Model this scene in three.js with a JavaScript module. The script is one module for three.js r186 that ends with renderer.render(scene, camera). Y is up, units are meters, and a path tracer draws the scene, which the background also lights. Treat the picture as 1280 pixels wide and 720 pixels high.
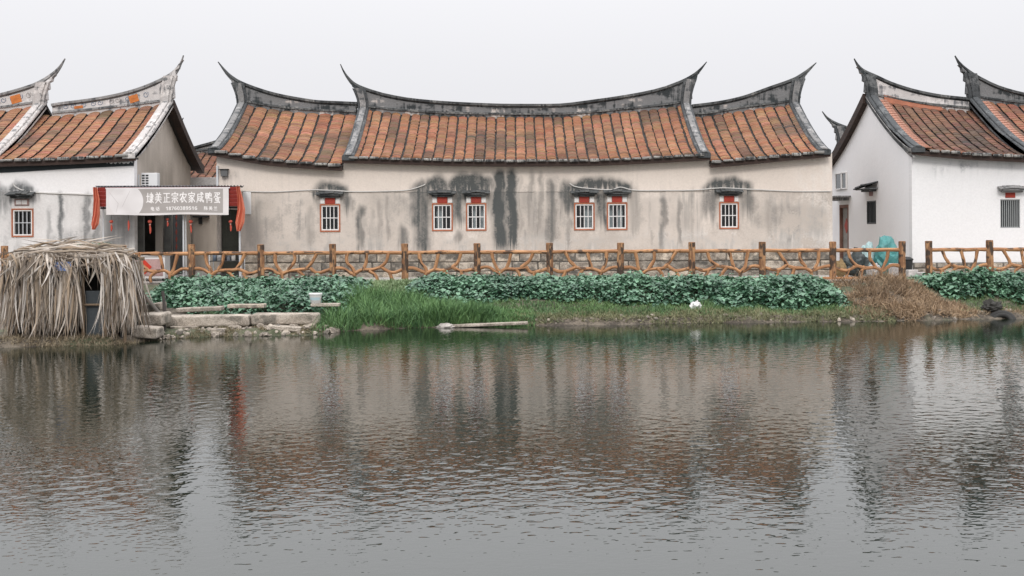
import * as THREE from 'three';
import { mergeGeometries } from 'three/addons/utils/BufferGeometryUtils.js';
import { RoundedBoxGeometry } from 'three/addons/geometries/RoundedBoxGeometry.js';

// ---------------------------------------------------------------- camera, sky, sun, exposure
const EYE = 2.63, FOCAL = 1500, ROLL = 0.0052, HX = 640, HY = 280;      // eye height above the water; lens and horizon as measured on a 1280 x 720 frame
const scene = new THREE.Scene();
const camera = new THREE.PerspectiveCamera(2 * Math.atan(360 / FOCAL) * 180 / Math.PI, 1280 / 720, 0.1, 2000);
camera.position.set(0, EYE, 0);
camera.rotation.z = -ROLL;
camera.setViewOffset(1280, 720, 0, 360 - HY, 1280, 720);                 // rising-front lens: the horizon stands above the middle, walls stay upright
const renderer = new THREE.WebGLRenderer({ antialias: true });
renderer.toneMapping = THREE.LinearToneMapping;
renderer.toneMappingExposure = 1.15;
renderer.shadowMap.enabled = true;
{
  const h2 = (x, y) => { const q = Math.sin((((x % 12) + 12) % 12) * 127.1 + y * 311.7) * 43758.5453; return q - Math.floor(q); };
  const skyNoise = (x, y) => { const a = Math.floor(x), b = Math.floor(y), f = x - a, g = y - b, u = f * f * (3 - 2 * f), v = g * g * (3 - 2 * g); return (h2(a, b) * (1 - u) + h2(a + 1, b) * u) * (1 - v) + (h2(a, b + 1) * (1 - u) + h2(a + 1, b + 1) * u) * v; };
  const W = 256, H = 128, data = new Float32Array(W * H * 4);            // overcast: grows brighter towards the zenith, the same all round
  for (let j = 0; j < H; j++) {
    const s = Math.max(0, Math.sin(((j + 0.5) / H - 0.5) * Math.PI)), L = 0.70 * (1 + 2.6 * Math.pow(s, 1.7));
    for (let i = 0; i < W; i++) { const k = 1 + 0.035 * (skyNoise(i / W * 12, j / H * 14) - 0.5); data.set([L * 0.985 * k, L * 0.985 * k, L * 1.02 * k, 1], (j * W + i) * 4); }
  }
  const sky = new THREE.DataTexture(data, W, H, THREE.RGBAFormat, THREE.FloatType);
  sky.mapping = THREE.EquirectangularReflectionMapping; sky.magFilter = THREE.LinearFilter; sky.minFilter = THREE.LinearFilter; sky.needsUpdate = true;
  scene.background = sky; scene.environment = sky;
}
const sun = new THREE.DirectionalLight(new THREE.Color(1, 0.965, 0.92), 1.15);
sun.position.set(-3, 34, 8); sun.target.position.set(0, 1, -38); sun.name = 'sun';
sun.castShadow = true; sun.shadow.radius = 26; sun.shadow.mapSize.set(2048, 2048);
Object.assign(sun.shadow.camera, { left: -30, right: 30, top: 30, bottom: -30, near: 1, far: 140 });
scene.add(sun, sun.target);

// ---------------------------------------------------------------- helpers
let seed = 20177;
const rnd = () => { seed = (seed + 0x6d2b79f5) | 0; let t = Math.imul(seed ^ (seed >>> 15), 1 | seed); t = (t + Math.imul(t ^ (t >>> 7), 61 | t)) ^ t; return ((t ^ (t >>> 14)) >>> 0) / 4294967296; };
const rr = (a, b) => a + (b - a) * rnd();
const pick = (list) => list[Math.floor(rnd() * list.length)];
const clamp = (x, a = 0, b = 1) => Math.min(b, Math.max(a, x));
const lerp = (a, b, t) => a + (b - a) * t;
const sstep = (a, b, x) => { const t = clamp((x - a) / (b - a)); return t * t * (3 - 2 * t); };
const V = (x, y, z) => new THREE.Vector3(x, y, z);
const hash = (x, y) => { let h = Math.imul(x | 0, 374761393) + Math.imul(y | 0, 668265263); h = Math.imul(h ^ (h >>> 13), 1274126177); return ((h ^ (h >>> 16)) >>> 0) / 4294967296; };
function vnoise(x, y, per = 0, pey = per) {
  const ix = Math.floor(x), iy = Math.floor(y), fx = x - ix, fy = y - iy, w = (n, q) => q ? ((n % q) + q) % q : n;
  const sx = fx * fx * (3 - 2 * fx), sy = fy * fy * (3 - 2 * fy), a = w(ix, per), b = w(ix + 1, per), c = w(iy, pey), d = w(iy + 1, pey);
  return lerp(lerp(hash(a, c), hash(b, c), sx), lerp(hash(a, d), hash(b, d), sx), sy);
}
function fbm(x, y, oct = 4, per = 0, pey = per) { let s = 0, a = 0.5, t = 0; for (let i = 0; i < oct; i++) { s += a * vnoise(x + i * 17.3 * (per ? 0 : 1), y, per, pey); t += a; a *= 0.5; x *= 2; y *= 2; per *= 2; pey *= 2; } return s / t; }
// a place measured on the photograph (u, v in its pixels) at distance d from the lens, in metres
function at(u, v, d) { const a = u - HX, b = v - HY; return V((a - ROLL * b) * d / FOCAL, EYE - (b + ROLL * a) * d / FOCAL, -d); }
const xat = (u, d, v = 280) => at(u, v, d).x, yat = (u, v, d) => at(u, v, d).y;
const xy = (list, d) => list.map(([u, v]) => { const p = at(u, v, d); return [p.x, p.y]; });
function curve(pts) {                                                    // monotone cubic through points, straight on beyond its ends
  const n = pts.length, dx = [], m = [], k = [];
  for (let i = 0; i < n - 1; i++) { dx[i] = pts[i + 1][0] - pts[i][0]; m[i] = (pts[i + 1][1] - pts[i][1]) / dx[i]; }
  k[0] = m[0]; k[n - 1] = m[n - 2];
  for (let i = 1; i < n - 1; i++) k[i] = m[i - 1] * m[i] <= 0 ? 0 : 2 / (1 / m[i - 1] + 1 / m[i]);
  return (x) => {
    if (x <= pts[0][0]) return pts[0][1] + (x - pts[0][0]) * k[0];
    if (x >= pts[n - 1][0]) return pts[n - 1][1] + (x - pts[n - 1][0]) * k[n - 1];
    let i = 0; while (x > pts[i + 1][0]) i++;
    const h = dx[i], t = (x - pts[i][0]) / h, t2 = t * t, t3 = t2 * t;
    return (2 * t3 - 3 * t2 + 1) * pts[i][1] + (t3 - 2 * t2 + t) * h * k[i] + (3 * t2 - 2 * t3) * pts[i + 1][1] + (t3 - t2) * h * k[i + 1];
  };
}
// --- objects
const counts = {}, origin = new WeakMap();
const numbered = (name) => { const n = counts[name] = (counts[name] ?? -1) + 1; return n ? name + '_' + String(n).padStart(3, '0') : name; };
function tag(o, label, category, group, kind) { Object.assign(o.userData, { label, category }); if (group) o.userData.group = group; if (kind) o.userData.kind = kind; return o; }
function thing(name, base, label, category, group) {
  const o = new THREE.Group(); o.name = numbered(name); o.position.copy(base); origin.set(o, base.clone()); scene.add(o);
  return tag(o, label, category, group);
}
function shade(o) { o.castShadow = o.receiveShadow = true; return o; }
function part(name, geo, mat, parent) {                                  // geometry comes in world metres and is moved to its thing's base
  const g = Array.isArray(geo) ? mergeGeometries(geo.map(plain)) : geo, o = origin.get(parent);
  g.translate(-o.x, -o.y, -o.z);
  const m = shade(new THREE.Mesh(g, mat)); m.name = name; origin.set(m, o); parent.add(m); return m;
}
function placed(name, geo, mat, parent, matrix) {                        // a part that shares its geometry with others
  const o = origin.get(parent), m = shade(new THREE.Mesh(geo, mat)); m.name = name; origin.set(m, o);
  matrix.decompose(m.position, m.quaternion, m.scale); m.position.sub(o); parent.add(m); return m;
}
function single(name, geo, mat, base, label, category, group) {          // a thing of one mesh
  const g = Array.isArray(geo) ? mergeGeometries(geo.map(plain)) : geo; g.translate(-base.x, -base.y, -base.z);
  const m = shade(new THREE.Mesh(g, mat)); m.name = numbered(name); m.position.copy(base); origin.set(m, base.clone()); scene.add(m);
  return tag(m, label, category, group);
}
function structure(name, geo, mat) { const m = shade(new THREE.Mesh(geo, mat)); m.name = name; m.userData.kind = 'structure'; scene.add(m); return m; }
function plain(g) {                                                      // the same attributes everywhere, so that pieces can be joined
  g = g.index ? g.toNonIndexed() : g;
  for (const k of Object.keys(g.attributes)) if (!['position', 'normal', 'uv', 'color'].includes(k)) g.deleteAttribute(k);
  if (!g.attributes.uv) g.setAttribute('uv', new THREE.Float32BufferAttribute(new Float32Array(g.attributes.position.count * 2), 2));
  return g;
}
const tf = (g, x, y, z, rx = 0, ry = 0, rz = 0) => g.applyMatrix4(new THREE.Matrix4().compose(V(x, y, z), new THREE.Quaternion().setFromEuler(new THREE.Euler(rx, ry, rz)), V(1, 1, 1)));
function boxUV(g, s = 1, off = 0) {                                      // uv in metres, by the way each face points
  g = g.index ? g.toNonIndexed() : g; g.computeVertexNormals();
  const p = g.attributes.position, n = g.attributes.normal, uv = new Float32Array(p.count * 2);
  for (let i = 0; i < p.count; i += 3) {
    const ax = Math.abs(n.getX(i)), ay = Math.abs(n.getY(i)), az = Math.abs(n.getZ(i));
    for (let k = i; k < i + 3; k++) { const a = ax > ay && ax > az ? [p.getZ(k), p.getY(k)] : ay > az ? [p.getX(k), p.getZ(k)] : [p.getX(k), p.getY(k)]; uv[k * 2] = a[0] * s + off; uv[k * 2 + 1] = a[1] * s + off * 0.7; }
  }
  g.setAttribute('uv', new THREE.BufferAttribute(uv, 2)); return g;
}
function bx(x0, x1, y0, y1, z0, z1, r = 0.012) {
  const w = Math.abs(x1 - x0), h = Math.abs(y1 - y0), d = Math.abs(z1 - z0), q = Math.min(r, w * 0.3, h * 0.3, d * 0.3);
  const g = q > 0.002 ? new RoundedBoxGeometry(w, h, d, 1, q) : new THREE.BoxGeometry(w, h, d);
  return boxUV(g.translate((x0 + x1) / 2, (y0 + y1) / 2, (z0 + z1) / 2));
}
function tube(points, radius, seg = 8, sub = 1, wob = 0, caps = true) {  // a round bar along points, radius a number or a list, uneven by wob
  const c = points.length > 2 ? new THREE.CatmullRomCurve3(points, false, 'centripetal') : new THREE.LineCurve3(points[0], points[1]);
  const n = Math.max(1, (points.length - 1) * sub), P = [], N = [], UV = [], I = [], up = V(0, 0, 1), rAt = (t) => { if (!Array.isArray(radius)) return radius; const f = t * (radius.length - 1), i = Math.min(radius.length - 2, Math.floor(f)); return lerp(radius[i], radius[i + 1], f - i); };
  const ph = rnd() * 99; let len = 0, last = null, side = null;
  for (let i = 0; i <= n; i++) {
    const t = i / n, p = c.getPoint(t), d = c.getTangent(t).normalize();
    if (last) len += p.distanceTo(last); last = p;
    if (!side) side = Math.abs(d.dot(up)) > 0.95 ? V(1, 0, 0) : up.clone();
    side = side.clone().addScaledVector(d, -side.dot(d)).normalize();
    const b = d.clone().cross(side);
    for (let j = 0; j <= seg; j++) {
      const a = j / seg * Math.PI * 2, r = rAt(t) * (1 + wob * (vnoise(len * 9 + ph, (j % seg) * 1.3 + ph) - 0.5) * 2), q = side.clone().multiplyScalar(Math.cos(a)).addScaledVector(b, Math.sin(a));
      P.push(p.x + q.x * r, p.y + q.y * r, p.z + q.z * r); N.push(q.x, q.y, q.z); UV.push(j / seg * 0.5 + ph, len + ph);
      if (i < n && j < seg) { const k = i * (seg + 1) + j; I.push(k, k + 1, k + seg + 1, k + 1, k + seg + 2, k + seg + 1); }
    }
  }
  if (caps) for (const e of [0, n]) {
    const p = c.getPoint(e / n), d = c.getTangent(e / n).multiplyScalar(e ? 1 : -1), k0 = P.length / 3; P.push(p.x, p.y, p.z); N.push(d.x, d.y, d.z); UV.push(ph, len + ph);
    for (let j = 0; j <= seg; j++) { const s = (e * (seg + 1) + j) * 3; P.push(P[s], P[s + 1], P[s + 2]); N.push(d.x, d.y, d.z); UV.push(ph + 0.1 * Math.cos(j), len + ph + 0.1 * Math.sin(j)); if (j < seg) e ? I.push(k0, k0 + 1 + j, k0 + 2 + j) : I.push(k0, k0 + 2 + j, k0 + 1 + j); }
  }
  const g = new THREE.BufferGeometry();
  g.setAttribute('position', new THREE.Float32BufferAttribute(P, 3)); g.setAttribute('normal', new THREE.Float32BufferAttribute(N, 3)); g.setAttribute('uv', new THREE.Float32BufferAttribute(UV, 2)); g.setIndex(I);
  return g;
}
function loft(rings, closed = true, flat = true) {                       // joins rings of points (same count), ends closed
  const m = rings[0].length, P = [], put = (a, b, c) => P.push(a.x, a.y, a.z, b.x, b.y, b.z, c.x, c.y, c.z);
  for (let i = 0; i < rings.length - 1; i++) for (let j = 0; j < (closed ? m : m - 1); j++) { const a = rings[i][j], b = rings[i][(j + 1) % m], c = rings[i + 1][j], d = rings[i + 1][(j + 1) % m]; put(a, c, b); put(b, c, d); }
  if (closed) for (const [r, f] of [[rings[0], 1], [rings.at(-1), 0]]) { const c = r.reduce((s, p) => s.add(p), V(0, 0, 0)).multiplyScalar(1 / m); for (let j = 0; j < m; j++) f ? put(c, r[j], r[(j + 1) % m]) : put(c, r[(j + 1) % m], r[j]); }
  const g = new THREE.BufferGeometry(); g.setAttribute('position', new THREE.Float32BufferAttribute(P, 3));
  return boxUV(g);
}
// a wall standing in the x-y plane: outline and holes as [x, y] lists, its outer face at z, going back by thick
function wallGeo(outline, holes, z, thick) {
  const s = new THREE.Shape(outline.map(([x, y]) => new THREE.Vector2(x, y)));
  for (const h of holes) s.holes.push(new THREE.Path(h.map(([x, y]) => new THREE.Vector2(x, y))));
  return boxUV(new THREE.ExtrudeGeometry(s, { depth: thick, bevelEnabled: false, curveSegments: 1 }).translate(0, 0, z - thick));
}
const rect = (x0, x1, y0, y1) => [[x0, y0], [x1, y0], [x1, y1], [x0, y1]];
// a wall standing in the z-y plane: its outer face at x, on the side dir (+1 right, -1 left)
function sideWallGeo(outline, holes, x, thick, dir) {                    // outline as [z, y]
  const g = wallGeo(outline.map(([z, y]) => [-z, y]), holes.map((h) => h.map(([z, y]) => [-z, y])), 0, thick);
  g.rotateY(Math.PI / 2);                                                // outer face now looks to +x, shape x runs along -z
  if (dir < 0) { g.translate(thick, 0, 0); }
  g.translate(x, 0, 0);
  return boxUV(g);
}
function fitUV(g, x0, w, y0, h) { const uv = g.attributes.uv; for (let i = 0; i < uv.count; i++) uv.setXY(i, (uv.getX(i) - x0) / w, (uv.getY(i) - y0) / h); return g; }

// ---------------------------------------------------------------- textures and materials
const srgb = (r, g, b) => new THREE.Color().setRGB(r, g, b);
function tex(W, H, fn, { color = true, repeat = true, size = 1 } = {}) {  // fn(u, v) in 0..1 gives linear rgb or a grey
  const data = new Uint8Array(W * H * 4), enc = (x) => color ? Math.round(255 * (x <= 0.0031308 ? 12.92 * x : 1.055 * Math.pow(x, 1 / 2.4) - 0.055)) : Math.round(255 * x);
  for (let j = 0; j < H; j++) for (let i = 0; i < W; i++) { const c = fn((i + 0.5) / W, (j + 0.5) / H); const k = (j * W + i) * 4; for (let q = 0; q < 3; q++) data[k + q] = enc(clamp(c.length ? c[q] : c)); data[k + 3] = 255; }
  const t = new THREE.DataTexture(data, W, H); if (color) t.colorSpace = THREE.SRGBColorSpace;
  t.magFilter = THREE.LinearFilter; t.minFilter = THREE.LinearMipmapLinearFilter; t.generateMipmaps = true;
  if (repeat) t.wrapS = t.wrapT = THREE.RepeatWrapping; t.repeat.set(1 / size, 1 / size); t.needsUpdate = true; return t;
}
const mix3 = (a, b, t) => [lerp(a[0], b[0], t), lerp(a[1], b[1], t), lerp(a[2], b[2], t)];
const mat = (o) => { const { c, ...rest } = o; return new THREE.MeshStandardMaterial({ roughness: 0.9, ...rest, ...(c ? { color: srgb(...c) } : {}) }); };
const grainB = tex(512, 512, (u, v) => 0.55 * fbm(u * 12, v * 12, 5, 12, 12) + 0.45 * fbm(u * 90, v * 90, 2, 90, 90), { color: false, size: 1.6 });
const grainC = tex(512, 512, (u, v) => { const n = 0.62 + 0.38 * fbm(u * 9, v * 9, 5, 9, 9) + 0.25 * (fbm(u * 70, v * 70, 2, 70, 70) - 0.5); return [n, n, n]; }, { size: 1.9 });
const M = {};
// weathered lime plaster of ridges and verges: grey with black mould, pale where the skin has stayed
function ridgeTex(pale, mid, dark, amount, size = 3.1) {
  return tex(768, 768, (u, v) => {
    const a = fbm(u * 6, v * 14, 5, 6, 14), b = fbm(u * 24, v * 24, 4, 24, 24), m = fbm(u * 5 + 3, v * 7 + 9, 5, 5, 7), st = fbm(u * 40, v * 5, 3, 40, 5);
    let c = mix3(mid, pale, sstep(0.48, 0.6, m) * sstep(0.35, 0.55, b));
    c = mix3(c, dark, sstep(amount, amount + 0.16, 0.5 * a + 0.3 * st + 0.2 * b)); const f = 0.8 + 0.4 * hash(u * 768, v * 768) * b; return c.map((x) => x * f);
  }, { size });
}
M.ridge = mat({ map: ridgeTex([0.55, 0.5, 0.46], [0.19, 0.19, 0.19], [0.03, 0.036, 0.038], 0.43), bumpMap: grainB, bumpScale: 0.02 });
M.coping = mat({ map: ridgeTex([0.2, 0.2, 0.19], [0.095, 0.1, 0.1], [0.03, 0.034, 0.036], 0.45, 2.3), bumpMap: grainB, bumpScale: 0.02 });
M.verge = mat({ map: ridgeTex([0.15, 0.155, 0.155], [0.07, 0.075, 0.078], [0.03, 0.034, 0.036], 0.5, 2.0), bumpMap: grainB, bumpScale: 0.02 });
M.vergeCap = mat({ map: ridgeTex([0.34, 0.33, 0.32], [0.22, 0.215, 0.21], [0.08, 0.085, 0.088], 0.47, 1.7), bumpMap: grainB, bumpScale: 0.02 });
M.ridgeWhite = mat({ map: ridgeTex([0.7, 0.66, 0.64], [0.58, 0.55, 0.53], [0.16, 0.16, 0.165], 0.52, 2.7), bumpMap: grainB, bumpScale: 0.015 });
M.vergeWhite = mat({ map: ridgeTex([0.66, 0.62, 0.59], [0.5, 0.47, 0.45], [0.17, 0.17, 0.17], 0.49, 1.9), bumpMap: grainB, bumpScale: 0.02 });
M.copingPale = mat({ map: ridgeTex([0.42, 0.4, 0.39], [0.27, 0.265, 0.26], [0.09, 0.095, 0.1], 0.46, 2.2), bumpMap: grainB, bumpScale: 0.02 });
M.pinkTile = mat({ map: ridgeTex([0.56, 0.3, 0.22], [0.43, 0.205, 0.14], [0.17, 0.1, 0.075], 0.48, 1.2), bumpMap: grainB, bumpScale: 0.015 });
M.tile = mat({ map: grainC, vertexColors: true, bumpMap: grainB, bumpScale: 0.012, roughness: 0.92, side: THREE.DoubleSide });
M.deck = mat({ c: [0.045, 0.04, 0.036], map: grainC });
M.eave = mat({ map: ridgeTex([0.42, 0.4, 0.37], [0.26, 0.25, 0.235], [0.05, 0.05, 0.05], 0.43, 1.0), bumpMap: grainB, bumpScale: 0.015 });
const woodDark = tex(256, 512, (u, v) => mix3([0.012, 0.008, 0.006], [0.055, 0.028, 0.02], fbm(u * 5, v * 60, 4, 5, 60)), { size: 1.3 });
M.fascia = mat({ map: woodDark, roughness: 0.8 });
M.redBrick = mat({ c: [0.34, 0.125, 0.07], map: grainC });
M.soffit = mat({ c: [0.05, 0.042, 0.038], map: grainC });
M.inside = mat({ c: [0.12, 0.112, 0.1], map: grainC });  // the gloom of unlit rooms is put into this dark colour
M.frameOrange = mat({ c: [0.46, 0.155, 0.075], map: grainC, roughness: 0.7 });
M.frameWhite = mat({ c: [0.72, 0.7, 0.68], roughness: 0.6 });
M.barGrey = mat({ c: [0.5, 0.51, 0.52], roughness: 0.5, metalness: 0.2 });
M.glass = new THREE.MeshPhysicalMaterial({ color: srgb(0.8, 0.84, 0.84), roughness: 0.08, transmission: 1, thickness: 0, ior: 1.5 });
M.curtain = mat({ c: [0.34, 0.36, 0.37] });
M.plaque = mat({ c: [0.4, 0.035, 0.014], map: grainC, roughness: 0.6 });
M.white = mat({ c: [0.72, 0.71, 0.7], roughness: 0.6 });
M.whitePlastic = mat({ c: [0.68, 0.68, 0.67], roughness: 0.45 });
M.black = mat({ c: [0.02, 0.021, 0.022], roughness: 0.6 });
M.cable = mat({ c: [0.55, 0.53, 0.5], roughness: 0.7 });
M.pipe = mat({ c: [0.55, 0.56, 0.57], roughness: 0.4 });
const plasterTan = tex(512, 512, (u, v) => { const n = fbm(u * 7, v * 3, 5, 7, 3), s = fbm(u * 30, v * 3, 4, 30, 3); return mix3([0.44, 0.39, 0.335], [0.6, 0.535, 0.47], sstep(0.2, 0.8, 0.8 * n + 0.2 * s)); }, { size: 4.3 });
M.tan = mat({ map: plasterTan, bumpMap: grainB, bumpScale: 0.01 });
const stoneTex = tex(512, 512, (u, v) => { const n = fbm(u * 10, v * 10, 5, 10, 10), s = fbm(u * 60, v * 60, 2, 60, 60), m = fbm(u * 4, v * 4, 4, 4, 4); return mix3(mix3([0.2, 0.175, 0.15], [0.5, 0.45, 0.39], sstep(0.3, 0.7, 0.7 * n + 0.3 * s)), [0.08, 0.08, 0.075], sstep(0.56, 0.7, m) * 0.75); }, { size: 1.5 });
M.stones = [[1, 0.97, 0.93], [0.8, 0.77, 0.73], [1.15, 1.1, 1.02], [0.65, 0.64, 0.62]].map((c) => mat({ c, map: stoneTex, bumpMap: grainB, bumpScale: 0.03 }));
M.mortar = mat({ c: [0.15, 0.14, 0.125], map: grainC });
M.slab = mat({ map: tex(512, 512, (u, v) => { const n = fbm(u * 8, v * 8, 5, 8, 8), s = fbm(u * 80, v * 80, 2, 80, 80); return mix3(mix3([0.21, 0.18, 0.145], [0.47, 0.41, 0.345], sstep(0.25, 0.7, 0.6 * n + 0.4 * s)), [0.12, 0.11, 0.09], sstep(0.6, 0.72, fbm(u * 3, v * 3, 5, 3, 3)) * 0.7); }, { size: 1.7 }), bumpMap: grainB, bumpScale: 0.03 });

// ---------------------------------------------------------------- shore line, ground and water
const GROUND = 0.88;
const shore = curve([[-60, 24], [-16, 25.9], [-9.0, 26.4], [-8.3, 27.5], [-7, 28.45], [-5.0, 28.65], [-4.5, 29.2], [-3.8, 30.0], [-2, 30.7], [0, 31.05], [3.3, 31.4], [7.6, 31.8], [10.5, 31.9], [12, 32.3], [14, 32.7], [20, 33.2], [60, 33.5]]);
function groundY(x, d) {
  const w = fbm(x * 0.9 + 40, d * 0.9, 3) - 0.5, s = d - shore(x) + w * 0.5 + (fbm(x * 4 + 9, d * 0.3, 3) - 0.5) * 0.35;
  if (s < 0) return Math.max(-1.1, 0.02 + s * 0.3);
  const full = Math.max(2.2, 36 - shore(x)), hut = sstep(-7.6, -8.6, x);
  let y = lerp(0.02, 0.15, sstep(0, 0.3, s)) + (GROUND - 0.15) * lerp(Math.pow(sstep(0.2, full, s), 1.15), sstep(2.6, full, s), hut);
  y += 0.16 * Math.exp(-(((x - 10.6) / 1.3) ** 2)) * sstep(0, 1.2, s) * sstep(full, full - 2.5, s);   // earth heap under the dry grass
  return y + (w * 0.09 + (fbm(x * 6, d * 6, 3) - 0.5) * 0.06) * sstep(full, full - 0.8, s);
}
function gridSheet(xs, zs, fy, uvScale = 1) {
  const P = [], UV = [], I = [], nx = xs.length;
  for (let j = 0; j < zs.length; j++) for (let i = 0; i < nx; i++) { P.push(xs[i], fy(xs[i], zs[j]), zs[j]); UV.push(xs[i] * uvScale, zs[j] * uvScale); if (i && j) { const k = j * nx + i; I.push(k - nx - 1, k - nx, k - 1, k - 1, k - nx, k); } }
  const g = new THREE.BufferGeometry(); g.setAttribute('position', new THREE.Float32BufferAttribute(P, 3)); g.setAttribute('uv', new THREE.Float32BufferAttribute(UV, 2)); g.setIndex(I.reverse()); g.computeVertexNormals();
  return g;
}
const span = (a, b, n) => Array.from({ length: n + 1 }, (_, i) => a + (b - a) * i / n);
{
  const xs = [-500, -120, -50, -28, ...span(-20, 20, 270), 28, 50, 120, 500], zs = [...span(-24.5, -37, 100), -40, -50, -70, -150, -600].reverse();
  const earth = tex(1024, 1024, (u, v) => {
    const n = fbm(u * 16, v * 16, 5, 16, 16), f = fbm(u * 120, v * 120, 2, 120, 120), g = fbm(u * 5, v * 5, 5, 5, 5);
    let c = mix3([0.05, 0.04, 0.03], [0.16, 0.132, 0.1], sstep(0.3, 0.72, 0.6 * n + 0.4 * f)); return mix3(c, [0.06, 0.085, 0.035], 0.55 * sstep(0.48, 0.64, g));
  }, { size: 6 });
  structure('ground', gridSheet(xs, zs, (x, z) => groundY(x, -z)), mat({ map: earth, bumpMap: grainB, bumpScale: 0.05, roughness: 1 }));
  const paving = tex(512, 512, (u, v) => { const n = fbm(u * 8, v * 8, 5, 8, 8), f = fbm(u * 70, v * 70, 2, 70, 70); return mix3([0.32, 0.3, 0.275], [0.5, 0.475, 0.44], 0.6 * n + 0.4 * f); }, { size: 3 });
  structure('path', boxUV(new THREE.BoxGeometry(80, 0.1, 12.6).translate(0, GROUND - 0.03, -42.9)), mat({ map: paving, bumpMap: grainB, bumpScale: 0.01 }));
}
{
  // ripples: a sum of short wave trains, raised by breezes in patches
  const trains = [];
  for (let i = 0; i < 70; i++) { const L = 0.1 * Math.pow(3.6, Math.pow(rnd(), 1.4)), a = rr(-1.35, 1.35) + 1.2, k = 2 * Math.PI / L; trains.push([Math.cos(a) * k, Math.sin(a) * k, rnd() * 6.28, 1 / k * Math.pow(L, 0.12)]); }
  const norm = 0.0175 / Math.sqrt(trains.reduce((s, t) => s + (t[3] * Math.hypot(t[0], t[1])) ** 2 / 2, 0));
  const calm = (x, d) => { const n = fbm(x * 0.13 + 7, d * 0.2 + 3, 3); return clamp(lerp(0.45, 1.45, sstep(0.34, 0.64, n)) * lerp(0.55, 1, sstep(9.5, 13, d)) * lerp(1, 0.75, sstep(22, 29, d)) * (0.8 + 0.35 * sstep(-4, 8, x)), 0.15, 1.5); };
  const wave = (x, z) => { if (Math.abs(x) > 20 || z > -6) return 0; let y = 0; for (const t of trains) y += t[3] * Math.sin(t[0] * x + t[1] * z + t[2]); return y * norm * calm(x, -z); };
  const xs = [-300, -80, -40, -24, ...span(-16.5, 16.5, 900), 24, 40, 80, 300], zs = [...span(-33.4, -8, 860), -5, 0, 8, 20].sort((a, b) => a - b);
  const g = gridSheet(xs, zs, wave);
  const R = 6, fine = [];
  for (let i = 0; i < 44; i++) { const L = 0.045 * Math.pow(3, rnd()), a = rr(-1.4, 1.4) + 1.2, kx = Math.round(Math.cos(a) * R / L), ky = Math.round(Math.sin(a) * R / L); fine.push([kx, ky, rnd() * 6.28, 1 / Math.hypot(kx, ky)]); }
  const waterBump = tex(1400, 1400, (u, v) => { let y = 0; for (const f of fine) y += f[3] * Math.sin(6.28318530718 * (f[0] * u + f[1] * v) + f[2]); return 0.5 + y * 2.2; }, { color: false, size: R });
  structure('water', g, new THREE.MeshPhysicalMaterial({ color: srgb(0.011, 0.016, 0.01), roughness: 0.03, ior: 1.95, bumpMap: waterBump, bumpScale: 0.0013 }));
}
console.log('ground and water');

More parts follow.
